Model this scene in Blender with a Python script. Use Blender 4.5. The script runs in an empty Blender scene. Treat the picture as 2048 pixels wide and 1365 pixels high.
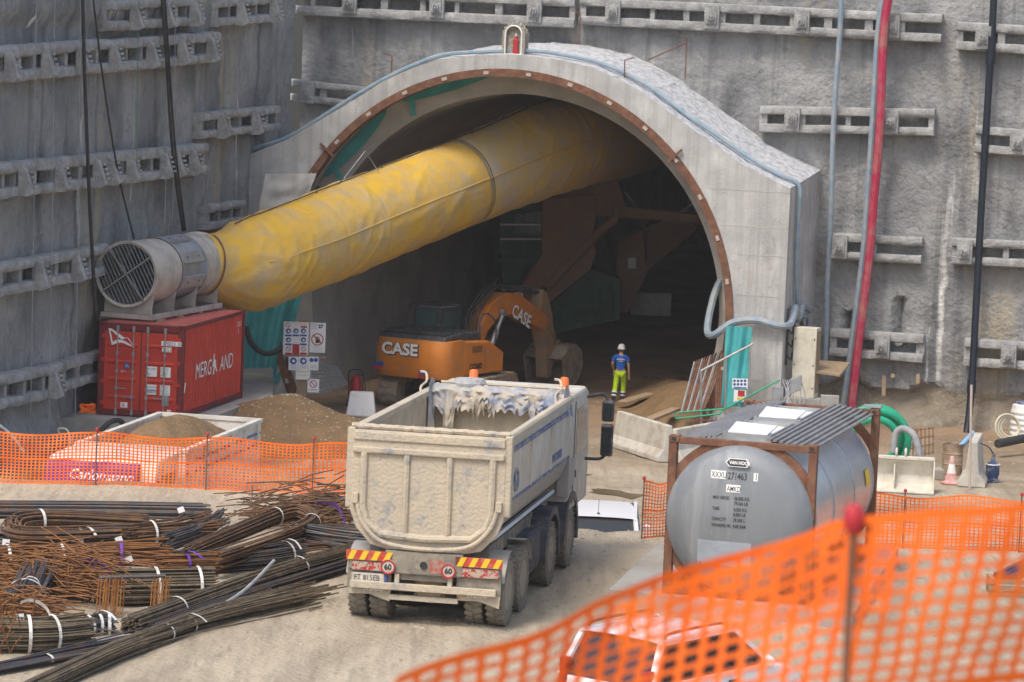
import bpy, bmesh, math, random
from mathutils import Vector, Matrix, Euler, noise
from math import sin, cos, pi, radians, hypot, atan2, sqrt
random.seed(7)
SC = bpy.context.scene
COL = SC.collection
# ------------------------------------------------------------------ camera
FPX, PITCH, ROLL, CAMH = 7100.0, 0.0955, 0.042, 9.75     # focal in px of the 2048 wide photo
cam_d = bpy.data.cameras.new('camera'); cam = bpy.data.objects.new('camera', cam_d); COL.objects.link(cam)
cam_d.sensor_width = 36.0; cam_d.lens = FPX / 2048 * 36.0
cam_d.clip_start = 0.5; cam_d.clip_end = 2000
FW = Vector((0, cos(PITCH), -sin(PITCH))); UP = Vector((0, sin(PITCH), cos(PITCH))); RT = Vector((1, 0, 0))
_c, _s = cos(ROLL), sin(ROLL)
# picture content turned clockwise by ROLL
_r = RT * _c + UP * _s; _u = -RT * _s + UP * _c
cam.matrix_world = Matrix(((_r.x, _u.x, -FW.x, 0), (_r.y, _u.y, -FW.y, 0), (_r.z, _u.z, -FW.z, CAMH), (0, 0, 0, 1)))
cam_d.dof.use_dof = True; cam_d.dof.focus_distance = 74.0; cam_d.dof.aperture_fstop = 4.2
SC.camera = cam
# ------------------------------------------------------------------ light
SUN_EL, SUN_AZ = radians(58), radians(215)               # azimuth measured clockwise from +Y
world = bpy.data.worlds.new('World'); SC.world = world; world.use_nodes = True
nt = world.node_tree; bg = nt.nodes['Background']
sky = nt.nodes.new('ShaderNodeTexSky'); sky.sky_type = 'NISHITA'; sky.sun_disc = False
sky.sun_elevation = SUN_EL; sky.sun_rotation = SUN_AZ; sky.air_density = 1.0; sky.dust_density = 4.0; sky.ozone_density = 1.0
nt.links.new(sky.outputs[0], bg.inputs[0]); bg.inputs[1].default_value = 0.15
sun_d = bpy.data.lights.new('sun', 'SUN'); sun_d.energy = 1.25; sun_d.angle = radians(16); sun_d.color = (1, .95, .87)
sun = bpy.data.objects.new('sun', sun_d); COL.objects.link(sun)
sdir = Vector((sin(SUN_AZ) * cos(SUN_EL), cos(SUN_AZ) * cos(SUN_EL), sin(SUN_EL)))
sun.rotation_euler = sdir.to_track_quat('Z', 'Y').to_euler(); sun.location = sdir * 60
vs = SC.view_settings; vs.view_transform = 'Standard'; vs.look = 'None'; vs.exposure = 0.62; vs.gamma = 1.0; vs.use_curve_mapping = False
# ------------------------------------------------------------------ pixels to places
def ray(px, py):
    u, v = px - 1024, py - 682.5
    a = _c * u + _s * v; b = -_s * u + _c * v
    d = FW * FPX + RT * a - UP * b
    return d / d.y
CAMP = Vector((0, 0, CAMH))
def W(px, py, D): return CAMP + ray(px, py) * D
def G(px, py, z=0.0):
    d = ray(px, py); return CAMP + d * ((z - CAMH) / d.z)
def onplane(px, py, C, n, off=0.0):
    d = ray(px, py); return CAMP + d * (((C + n * off - CAMP).dot(n)) / d.dot(n))
# ------------------------------------------------------------------ materials
MATS = {}
def M(name, col, rough=.8, metal=0.0, col2=None, scale=2.0, lo=.4, hi=.65, dirt=None, dscale=1.2, dlo=.45, dhi=.7, bump=0.0, bscale=30.0,
      streak=None, slo=.6, shi=.75, sscale=(1.6, 1.6, .12), spec=.4, trans=0.0, layers=()):
    if name in MATS: return MATS[name]
    m = bpy.data.materials.new(name); m.use_nodes = True; MATS[name] = m
    n = m.node_tree.nodes; l = m.node_tree.links; b = n['Principled BSDF']
    b.inputs['Roughness'].default_value = rough; b.inputs['Metallic'].default_value = metal
    b.inputs['Specular IOR Level'].default_value = spec
    if trans: b.inputs['Transmission Weight'].default_value = trans
    tc = n.new('ShaderNodeTexCoord')
    out = None
    def rgb(c): return (c[0], c[1], c[2], 1)
    def fac(scale, lo, hi, detail=6, mapping=None, rough_=.6):
        t = n.new('ShaderNodeTexNoise'); t.inputs['Scale'].default_value = scale; t.inputs['Detail'].default_value = detail; t.inputs['Roughness'].default_value = rough_
        if mapping:
            mp = n.new('ShaderNodeMapping'); mp.inputs['Scale'].default_value = mapping; l.new(tc.outputs['Object'], mp.inputs[0]); l.new(mp.outputs[0], t.inputs['Vector'])
        else: l.new(tc.outputs['Object'], t.inputs['Vector'])
        r = n.new('ShaderNodeMapRange'); r.inputs[1].default_value = lo; r.inputs[2].default_value = hi; l.new(t.outputs['Fac'], r.inputs[0])
        return r.outputs[0]
    def mix(f, a, bcol):
        x = n.new('ShaderNodeMix'); x.data_type = 'RGBA'; l.new(f, x.inputs[0])
        if a is None: x.inputs[6].default_value = rgb(col)
        else: l.new(a, x.inputs[6])
        x.inputs[7].default_value = rgb(bcol); return x.outputs[2]
    if col2: out = mix(fac(scale, lo, hi), out, col2)
    if streak: out = mix(fac(1.0, slo, shi, 5, sscale), out, streak)
    for ly in layers: out = mix(fac(1.0, ly[2], ly[3], ly[4] if len(ly) > 4 else 8, ly[1], .6), out, ly[0])
    if dirt: out = mix(fac(dscale, dlo, dhi, 9, None, .7), out, dirt)
    if out is None: b.inputs['Base Color'].default_value = rgb(col)
    else: l.new(out, b.inputs['Base Color'])
    if bump:
        t = n.new('ShaderNodeTexNoise'); t.inputs['Scale'].default_value = bscale; t.inputs['Detail'].default_value = 8; l.new(tc.outputs['Object'], t.inputs['Vector'])
        bp = n.new('ShaderNodeBump'); bp.inputs['Strength'].default_value = 1.0; bp.inputs['Distance'].default_value = bump
        l.new(t.outputs['Fac'], bp.inputs['Height']); l.new(bp.outputs[0], b.inputs['Normal'])
    return m
# ------------------------------------------------------------------ mesh building
def chain(o):
    T = Matrix.Translation(o.location) @ o.rotation_euler.to_matrix().to_4x4()
    return chain(o.parent) @ T if o.parent else T
class MB:
    def __init__(s): s.v = []; s.f = []
    def add(s, vs, fs, T=None):
        k = len(s.v)
        s.v += [tuple(T @ Vector(p)) if T else tuple(p) for p in vs]
        s.f += [tuple(i + k for i in f) for f in fs]; return s
    def box(s, x0, x1, y0, y1, z0, z1, T=None):
        return s.add([(x0, y0, z0), (x1, y0, z0), (x1, y1, z0), (x0, y1, z0), (x0, y0, z1), (x1, y0, z1), (x1, y1, z1), (x0, y1, z1)],
                     [(0, 3, 2, 1), (4, 5, 6, 7), (0, 1, 5, 4), (1, 2, 6, 5), (2, 3, 7, 6), (3, 0, 4, 7)], T)
    def cbox(s, c, sx, sy, sz, T=None): return s.box(c[0] - sx / 2, c[0] + sx / 2, c[1] - sy / 2, c[1] + sy / 2, c[2] - sz / 2, c[2] + sz / 2, T)
    def hexa(s, p): return s.add(p, [(0, 3, 2, 1), (4, 5, 6, 7), (0, 1, 5, 4), (1, 2, 6, 5), (2, 3, 7, 6), (3, 0, 4, 7)])
    def prism(s, poly, a, b, axis='y', T=None):
        """poly of 2D points extruded a..b along axis; 2D = (x,z) for y, (y,z) for x, (x,y) for z"""
        def P(q, t): return {'y': (q[0], t, q[1]), 'x': (t, q[0], q[1]), 'z': (q[0], q[1], t)}[axis]
        n = len(poly)
        return s.add([P(q, a) for q in poly] + [P(q, b) for q in poly],
                     [tuple(range(n)), tuple(range(2 * n - 1, n - 1, -1))] + [(i, i + n, (i + 1) % n + n, (i + 1) % n) for i in range(n)], T)
    def bar(s, p, q, w, h=None, up=(0, 0, 1)):
        p, q = Vector(p), Vector(q); h = h or w; d = (q - p).normalized(); up = Vector(up)
        if abs(d.dot(up)) > .98: up = Vector((0, 1, 0))
        x = d.cross(up).normalized() * w / 2; z = x.normalized().cross(d).normalized() * h / 2
        return s.hexa([p - x - z, p + x - z, q + x - z, q - x - z, p - x + z, p + x + z, q + x + z, q - x + z])
    def tube(s, pts, r, n=8, cap=True, rf=None):
        pts = [Vector(p) for p in pts]; k = len(s.v); N = len(pts); x = None
        for i, p in enumerate(pts):
            d = (pts[min(i + 1, N - 1)] - pts[max(i - 1, 0)])
            d = d.normalized() if d.length > 1e-9 else Vector((0, 0, 1))
            if x is None:
                a = Vector((0, 0, 1)) if abs(d.z) < .9 else Vector((1, 0, 0)); x = d.cross(a).normalized()
            else:
                x = (x - d * x.dot(d)); x = x.normalized() if x.length > 1e-6 else d.orthogonal().normalized()
            y = d.cross(x); rr = r[i] if isinstance(r, (list, tuple)) else r
            for j in range(n):
                t = 2 * pi * j / n; q = rf(i, t) if rf else 1.0
                s.v.append(tuple(p + (x * cos(t) + y * sin(t)) * rr * q))
        for i in range(N - 1):
            for j in range(n): s.f.append((k + i * n + j, k + i * n + (j + 1) % n, k + (i + 1) * n + (j + 1) % n, k + (i + 1) * n + j))
        if cap: s.f.append(tuple(k + j for j in range(n - 1, -1, -1))); s.f.append(tuple(k + (N - 1) * n + j for j in range(n)))
        return s
    def cyl(s, p, q, r, r2=None, n=16, cap=True): return s.tube([p, q], [r, r if r2 is None else r2], n, cap)
    def lathe(s, prof, n=20, T=None, cap=True):
        k = len(s.v); vs = []; fs = []; N = len(prof)
        for (r, z) in prof:
            for j in range(n): vs.append((r * cos(2 * pi * j / n), r * sin(2 * pi * j / n), z))
        for i in range(N - 1):
            for j in range(n): fs.append((i * n + j, i * n + (j + 1) % n, (i + 1) * n + (j + 1) % n, (i + 1) * n + j))
        if cap: fs.append(tuple(range(n - 1, -1, -1))); fs.append(tuple((N - 1) * n + j for j in range(n)))
        return s.add(vs, fs, T)
    def torus(s, c, R, r, n=24, m=8, T=None, a0=0, a1=2 * pi):
        pts = [Vector((c[0] + R * cos(a0 + (a1 - a0) * i / n), c[1] + R * sin(a0 + (a1 - a0) * i / n), c[2])) for i in range(n + 1)]
        if T: pts = [T @ p for p in pts]
        return s.tube(pts, r, m)
    def quad(s, a, b, c, d): return s.add([a, b, c, d], [(0, 1, 2, 3)])
    def grid(s, fn, nu, nv):
        k = len(s.v)
        for i in range(nu + 1):
            for j in range(nv + 1): s.v.append(tuple(fn(i / nu, j / nv)))
        for i in range(nu):
            for j in range(nv):
                a = k + i * (nv + 1) + j; s.f.append((a, a + nv + 1, a + nv + 2, a + 1))
        return s
    def mesh(s, name):
        me = bpy.data.meshes.new(name); me.from_pydata(s.v, [], s.f); me.update()
        bm = bmesh.new(); bm.from_mesh(me); bmesh.ops.recalc_face_normals(bm, faces=bm.faces); bm.to_mesh(me); bm.free()
        return me
    def obj(s, name, mat, parent=None, smooth=False, world=False, bev=0, label=None, kind=None, angle=40):
        if world and parent is not None:
            T = chain(parent).inverted()
            s.v = [tuple(T @ Vector(p)) for p in s.v]
        me = s.mesh(name); o = bpy.data.objects.new(name, me); COL.objects.link(o)
        me.materials.append(mat); o.parent = parent
        if smooth:
            me.polygons.foreach_set('use_smooth', [True] * len(me.polygons)); me.set_sharp_from_angle(angle=radians(angle))
        if bev:
            md = o.modifiers.new('bevel', 'BEVEL'); md.width = bev; md.segments = 2; md.limit_method = 'ANGLE'
        if label: o['label'] = label
        if kind: o['kind'] = kind
        return o
def thing(name, label, cat, loc=(0, 0, 0), rz=0.0, group=None, kind=None):
    o = bpy.data.objects.new(name, None); COL.objects.link(o); o.location = loc; o.rotation_euler = (0, 0, rz)
    o.empty_display_size = .2
    return tag(o, label, cat, group, kind)
def tag(o, label=None, cat=None, group=None, kind=None):
    if label: o['label'] = label
    if cat: o['category'] = cat
    if group: o['group'] = group
    if kind: o['kind'] = kind
    return o
def solo(mb, name, mat, label, cat, group=None, smooth=False, bev=0, kind=None, angle=40):
    """a thing that is one mesh, its origin moved to its base"""
    xs = [p[0] for p in mb.v]; ys = [p[1] for p in mb.v]; zs = [p[2] for p in mb.v]
    c = Vector(((min(xs) + max(xs)) / 2, (min(ys) + max(ys)) / 2, min(zs)))
    mb.v = [tuple(Vector(p) - c) for p in mb.v]
    o = mb.obj(name, mat, None, smooth, bev=bev, angle=angle); o.location = c
    return tag(o, label, cat, group, kind)
def copy_tree(o, parent=None):
    c = o.copy(); COL.objects.link(c); c.parent = parent
    for ch in [x for x in bpy.data.objects if x.parent == o]: copy_tree(ch, c)
    return c
def text(parent, body, size, loc, rot, mat, sx=1.0, bold=0.0, align='LEFT', name='lettering', shear=0.0, bend=None):
    cu = bpy.data.curves.new(name, 'FONT'); cu.body = body; cu.size = size; cu.align_x = align; cu.offset = bold; cu.shear = shear; cu.resolution_u = 3
    t = bpy.data.objects.new(name + '_tmp', cu); COL.objects.link(t)
    bpy.context.view_layer.update()
    me = bpy.data.meshes.new_from_object(t.evaluated_get(bpy.context.evaluated_depsgraph_get()))
    bpy.data.objects.remove(t); bpy.data.curves.remove(cu)
    T = Matrix.Translation(Vector(loc)) @ Euler(rot).to_matrix().to_4x4() @ Matrix.Diagonal((sx, 1, 1, 1))
    for v in me.vertices:
        v.co = T @ v.co
        if bend: v.co = bend(v.co)
    me.name = name; me.materials.clear(); me.materials.append(mat)
    o = bpy.data.objects.new(name, me); COL.objects.link(o); o.parent = parent
    return o
def spline(pts, n=8):
    pts = [Vector(p) for p in pts]; out = []
    for i in range(len(pts) - 1):
        p0, p1, p2, p3 = pts[max(i - 1, 0)], pts[i], pts[i + 1], pts[min(i + 2, len(pts) - 1)]
        for k in range(n):
            t = k / n
            out.append(.5 * ((2 * p1) + (p2 - p0) * t + (2 * p0 - 5 * p1 + 4 * p2 - p3) * t * t + (3 * p1 - p0 - 3 * p2 + p3) * t ** 3))
    out.append(pts[-1]); return out
REAR = (pi / 2, 0, 0); RIGHT = (pi / 2, 0, pi / 2)
def nz(x, y, z=0.0, s=1.0): return noise.noise(Vector((x * s, y * s, z * s)))
# shared materials
m_shot = M('shotcrete', (.345, .345, .335), .95, col2=(.20, .204, .204), scale=.5, lo=.35, hi=.65,
           layers=(((.10, .104, .108), (.6, .6, .28), .50, .68), ((.40, .335, .22), (.55, .55, .10), .55, .75, 4), ((.13, .135, .135), (1.9, 1.9, .06), .54, .72, 4), ((.62, .61, .57), (1.5, 1.5, .05), .64, .74, 3), ((.74, .74, .71), (2.7, 2.7, .11), .70, .76, 2)),
           dirt=(.19, .19, .185), dscale=3.2, dlo=.53, dhi=.72, bump=.09, bscale=6)
m_waler = M('shotcreted_steel', (.40, .40, .385), .95, col2=(.27, .27, .265), scale=2.5, dirt=(.22, .22, .215), dscale=3, bump=.04, bscale=14)
m_conc = M('portal_concrete', (.50, .495, .47), .9, col2=(.37, .37, .36), scale=.9, layers=(((.33, .33, .32), (4.5, 4.5, .12), .48, .72, 4), ((.62, .62, .60), (1.3, 1.3, .5), .54, .70), ((.25, .245, .23), (1.0, 1.0, .3), .60, .76), ((.42, .36, .28), (2.4, 2.4, .2), .64, .76, 3)),
           dirt=(.33, .31, .27), dscale=4.5, dlo=.56, dhi=.74, bump=.012, bscale=14)
m_roofc = M('dusty_roof_concrete', (.54, .55, .56), .95, col2=(.32, .33, .34), scale=5, lo=.45, hi=.62, dirt=(.22, .22, .22), dscale=7, dlo=.55, dhi=.72, bump=.05, bscale=9)
m_line = M('tunnel_lining_concrete', (.47, .45, .41), .9, col2=(.36, .345, .315), scale=.8, bump=.006, bscale=18)
m_rust = M('rusty_steel', (.16, .065, .035), .85, col2=(.24, .12, .07), scale=6, dirt=(.10, .06, .045), dscale=4, bump=.004, bscale=40)
m_black = M('black_rubber', (.022, .023, .025), .6, col2=(.05, .05, .05), scale=6)
m_steel = M('galvanised_steel', (.46, .47, .48), .45, .7, col2=(.36, .37, .38), scale=4, dirt=(.40, .37, .31), dscale=2)
m_white = M('white_paint', (.72, .72, .70), .6, dirt=(.50, .46, .38), dscale=3, dlo=.5, dhi=.8)
m_dwhite = M('decal_white', (.80, .80, .78), .6)
m_dblack = M('decal_black', (.025, .025, .03), .6)
m_blue = M('decal_blue', (.03, .09, .32), .6)
m_red = M('decal_red', (.45, .03, .04), .6)
m_yel = M('decal_yellow', (.75, .50, .03), .6)
m_wood = M('timber', (.36, .26, .16), .85, col2=(.26, .19, .12), scale=6, bump=.004, bscale=30)
m_orange = M('orange_plastic_net', (.92, .15, .008), .6, col2=(.86, .19, .02), scale=3)
m_gray = M('grey_painted_metal', (.33, .34, .35), .6, col2=(.25, .26, .27), scale=5)
m_strap = M('white_sling', (.72, .71, .67), .8, dirt=(.45, .40, .32), dscale=6)
m_purple = M('purple_sling', (.16, .06, .36), .8)
m_glass = M('dark_glass', (.015, .02, .022), .08, spec=.6)
m_hose = M('grey_blue_hose', (.21, .28, .34), .55, col2=(.27, .33, .38), scale=3, dirt=(.35, .34, .32), dscale=3)
# ------------------------------------------------------------------ terrain
LOW = -3.1
AL = radians(15)                                            # the tunnel runs off to the right
PC = Vector((-.3, 110, 0)); PAX = Vector((sin(AL), cos(AL), 0)); PRX = Vector((cos(AL), -sin(AL), 0))
def PL(x, y, z): return PC + PRX * x + PAX * y + Vector((0, 0, z))     # portal-local to world
def sstep(a, b, x):
    t = min(1, max(0, (x - a) / (b - a))); return t * t * (3 - 2 * t)
def edge(x): return 69.2 - 3.6 * sstep(-2.5, .8, x) + .25 * nz(x, 0, 3, .6)
def gz(x, y):
    if y < 34:
        base = 8.2 - 1.0 * sstep(2, 11, y) - 7.2 * sstep(11.2, 27, y)
        return base + .05 * nz(x, y, 0, .5)
    e = edge(x); z = LOW * sstep(e, e + 2.6, y)
    z += .05 * nz(x, y, 0, .35) + .018 * nz(x, y, 5, 1.7)
    # tyre ruts where lorries leave
    d = (x + 1.3) - (y - 52) * .17
    if y < 66:
        for o_, w_, a_ in ((0, .28, .035), (1.9, .22, .02), (-1.1, .2, .018), (3.6, .25, .02)):
            z -= a_ * math.exp(-((abs(d - o_) - 1.0) / w_) ** 2) * (1 + .5 * nz(x, y, 1, 2.2) + .35 * sin(y * 26 + x * 9))
    # muck heaped along the tunnel mouth
    q = Vector((x, y, 0)) - PC; lx, ly = q.dot(PRX), q.dot(PAX)
    if ly > -2: z += .55 * math.exp(-((lx - 5.6) / 1.0) ** 2) * sstep(-2, 3, ly) + .35 * math.exp(-((lx + 5.2) / .9) ** 2) * sstep(-1, 3, ly)
    if ly > 0: z += .03 * ly * sstep(0, 20, ly) + .08 * nz(x, y, 9, .9)
    return z
def ground():
    m = bpy.data.materials.new('site_ground'); m.use_nodes = True; n = m.node_tree.nodes; l = m.node_tree.links; b = n['Principled BSDF']
    b.inputs['Roughness'].default_value = .95; b.inputs['Specular IOR Level'].default_value = .25
    tc = n.new('ShaderNodeTexCoord')
    def nt_(scale, lo, hi, detail=8, mp=None):
        t = n.new('ShaderNodeTexNoise'); t.inputs['Scale'].default_value = scale; t.inputs['Detail'].default_value = detail; t.inputs['Roughness'].default_value = .65
        if mp:
            q = n.new('ShaderNodeMapping'); q.inputs['Scale'].default_value = mp; q.inputs['Rotation'].default_value = (0, 0, .17); l.new(tc.outputs['Object'], q.inputs[0]); l.new(q.outputs[0], t.inputs['Vector'])
        else: l.new(tc.outputs['Object'], t.inputs['Vector'])
        r = n.new('ShaderNodeMapRange'); r.inputs[1].default_value = lo; r.inputs[2].default_value = hi; l.new(t.outputs['Fac'], r.inputs[0]); return r.outputs[0]
    def mix(f, a, c):
        x = n.new('ShaderNodeMix'); x.data_type = 'RGBA'; l.new(f, x.inputs[0])
        if isinstance(a, tuple): x.inputs[6].default_value = a + (1,)
        else: l.new(a, x.inputs[6])
        if isinstance(c, tuple): x.inputs[7].default_value = c + (1,)
        else: l.new(c, x.inputs[7])
        return x.outputs[2]
    dust = mix(nt_(.35, .35, .7), (.46, .39, .285), (.38, .315, .225))
    dust = mix(nt_(1.3, .42, .72, 9, (2.4, .22, 1)), dust, (.25, .205, .15))
    dust = mix(nt_(.22, .5, .62), dust, (.36, .30, .215))
    dust = mix(nt_(3.2, .56, .72, 9, (1.6, .5, 1)), dust, (.22, .18, .13))
    dust = mix(nt_(26, .56, .68), dust, (.48, .43, .34))
    sx = n.new('ShaderNodeSeparateXYZ'); l.new(tc.outputs['Object'], sx.inputs[0])
    def mth(op, a, b_=None, c_=None):
        q = n.new('ShaderNodeMath'); q.operation = op
        for i_, v_ in enumerate((a, b_, c_)):
            if v_ is None: continue
            if isinstance(v_, (int, float)): q.inputs[i_].default_value = v_
            else: l.new(v_, q.inputs[i_])
        return q.outputs[0]
    wob = mth('MULTIPLY', nt_(.16, 0, 1), 1.6)
    dd_ = mth('ADD', mth('MULTIPLY_ADD', sx.outputs[1], -.17, 9.6), mth('ADD', sx.outputs[0], wob))
    pg = mth('PINGPONG', dd_, 1.0)
    mr_ = n.new('ShaderNodeMapRange'); mr_.inputs[1].default_value = .62; mr_.inputs[2].default_value = .92; l.new(pg, mr_.inputs[0])
    my_ = n.new('ShaderNodeMapRange'); my_.inputs[1].default_value = 68; my_.inputs[2].default_value = 65; l.new(sx.outputs[1], my_.inputs[0])
    trk = mth('MULTIPLY', mth('MULTIPLY', mr_.outputs[0], my_.outputs[0]), nt_(.8, .35, .7, 6, (1.5, .3, 1)))
    dust = mix(mth('MULTIPLY', trk, .75), dust, (.26, .215, .155))
    soil = mix(nt_(.5, .35, .65), (.33, .225, .14), (.23, .155, .10))
    soil = mix(nt_(9, .55, .7), soil, (.36, .27, .18))
    sp = n.new('ShaderNodeSeparateXYZ'); l.new(tc.outputs['Object'], sp.inputs[0])
    add = n.new('ShaderNodeMath'); add.operation = 'MULTIPLY_ADD'; l.new(nt_(.3, 0, 1), add.inputs[0]); add.inputs[1].default_value = 9.0; l.new(sp.outputs[1], add.inputs[2])
    r = n.new('ShaderNodeMapRange'); r.inputs[1].default_value = 102; r.inputs[2].default_value = 113; l.new(add.outputs[0], r.inputs[0])
    col = mix(r.outputs[0], dust, soil)
    # damp patches on the lower yard
    r2 = n.new('ShaderNodeMapRange'); r2.inputs[1].default_value = 72; r2.inputs[2].default_value = 78; l.new(sp.outputs[1], r2.inputs[0])
    mm = n.new('ShaderNodeMath'); mm.operation = 'MULTIPLY'; l.new(r2.outputs[0], mm.inputs[0]); l.new(nt_(.25, .48, .62), mm.inputs[1])
    mm2 = n.new('ShaderNodeMath'); mm2.operation = 'MULTIPLY'; l.new(mm.outputs[0], mm2.inputs[0]); mm2.inputs[1].default_value = .7
    col = mix(mm2.outputs[0], col, (.20, .155, .10))
    l.new(col, b.inputs['Base Color'])
    t = n.new('ShaderNodeTexNoise'); t.inputs['Scale'].default_value = 9; t.inputs['Detail'].default_value = 10; l.new(tc.outputs['Object'], t.inputs['Vector'])
    bp = n.new('ShaderNodeBump'); bp.inputs['Distance'].default_value = .055; l.new(t.outputs['Fac'], bp.inputs['Height']); l.new(bp.outputs[0], b.inputs['Normal'])
    mb = MB()
    def rng(a, b_, n_): return [a + (b_ - a) * i / n_ for i in range(n_)]
    ys = rng(-30, 34, 40) + rng(34, 46, 30) + rng(46, 64, 260) + rng(64, 74, 60) + rng(74, 130, 150) + rng(130, 175, 30) + [175]
    xs = rng(-60, -16, 12) + rng(-16, 18, 230) + rng(18, 60, 12) + [60]
    for y in ys:
        for x in xs: mb.v.append((x, y, gz(x, y)))
    nx = len(xs)
    for i in range(len(ys) - 1):
        for j in range(nx - 1): a = i * nx + j; mb.f.append((a, a + 1, a + nx + 1, a + nx))
    tag(mb.obj('ground', m, None, True, angle=180), kind='structure')
ground()
# ------------------------------------------------------------------ retaining walls
def wall_grid(C, d, nrm, u0, u1, z0, z1, step, disp, hole=None, lower=None):
    nu = int((u1 - u0) / step); nv = int((z1 - z0) / step); mb = MB()
    def fn(a, b):
        u = u0 + (u1 - u0) * a; z = z0 + (z1 - z0) * b
        return C + d * u + nrm * disp(u, z) + Vector((0, 0, z))
    mb.grid(fn, nu, nv)
    keep = []; low = []
    for i in range(nu):
        for j in range(nv):
            u = u0 + (u1 - u0) * (i + .5) / nu; z = z0 + (z1 - z0) * (j + .5) / nv
            if hole and hole(u, z): continue
            keep.append(mb.f[i * nv + j]); low.append(1 if lower and z < lower(u) else 0)
    mb.f = keep; return mb, low
LW = radians(13); LD = Vector((sin(LW), cos(LW), 0)); LN = Vector((cos(LW), -sin(LW), 0)); LC = Vector((-7.8, 116, 0))
BD = PRX; BN = -PAX; BC = PC + PAX * 5.0
def ldisp(u, z):
    w = .10 * abs(sin(u * pi / 1.55 + .5 * nz(u, z, 2, .15))) ** .7 + .20 * nz(u, z * .25, 1, .33) + .09 * nz(u, z, 4, 1.1) + .035 * nz(u, z, 7, 3.5)
    if z > 8.4 and u < -13.5: w += .25 * sstep(8.4, 9.0, z)
    if z < -1.5: w += .35 * sstep(-1.5, -2.6, z) * (.6 + nz(u, z, 3, .9))
    return w
ltmp, _ = wall_grid(LC, LD, LN, -42, .6, -4.2, 17, .16, ldisp)
left_wall = thing('retaining_wall', 'grey sprayed concrete retaining wall with bulging piles beside the red container', 'retaining wall', LC + LD * -20 + Vector((0, 0, LOW)))
ltmp.obj('sprayed_face', m_shot, left_wall, True, True, angle=180)
def ragged(u): return -1.75 + .32 * nz(u, 0, 1, .55) + .22 * nz(u, 0, 5, 1.9) - .25 * sstep(12.5, 9.5, u) + .0 * u
def bdisp(u, z):
    w = .20 * nz(u, z * .5, 11, .30) + .08 * nz(u, z, 14, 1.0) + .03 * nz(u, z, 17, 3.5)
    if u > 8.5 and z < ragged(u): w += -.22 + .22 * nz(u, z, 8, .8) + .09 * nz(u, z * 2.2, 9, 2.2) + .35 * sstep(-2.2, -3.3, z)
    if abs(u - 11.6) < .22 and -.55 < z < .95: w -= .5 * (1 - abs(u - 11.6) / .22)
    if abs(u - 9.95) < .2 and -.5 < z < .35: w -= .5 * (1 - abs(u - 9.95) / .2)
    return w
m_earth = M('cut_earth', (.27, .225, .165), .95, col2=(.17, .145, .11), scale=1.3, dirt=(.34, .30, .23), dscale=2.5, bump=.05, bscale=9)
btmp, low = wall_grid(BC, BD, BN, -8.6, 30, -4.2, 17, .14, bdisp, lambda u, z: hypot(u + .18, z - .19) < 7.1, lambda u: ragged(u) if u > 8.5 else -9)
back_wall = thing('retaining_wall', 'grey sprayed concrete headwall above and right of the tunnel mouth with earth at its foot', 'retaining wall', BC + BD * 12 + Vector((0, 0, LOW)))
bo = btmp.obj('sprayed_face', m_shot, back_wall, True, True, angle=60); bo.data.materials.append(m_earth)
bo.data.polygons.foreach_set('material_index', low)
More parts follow.
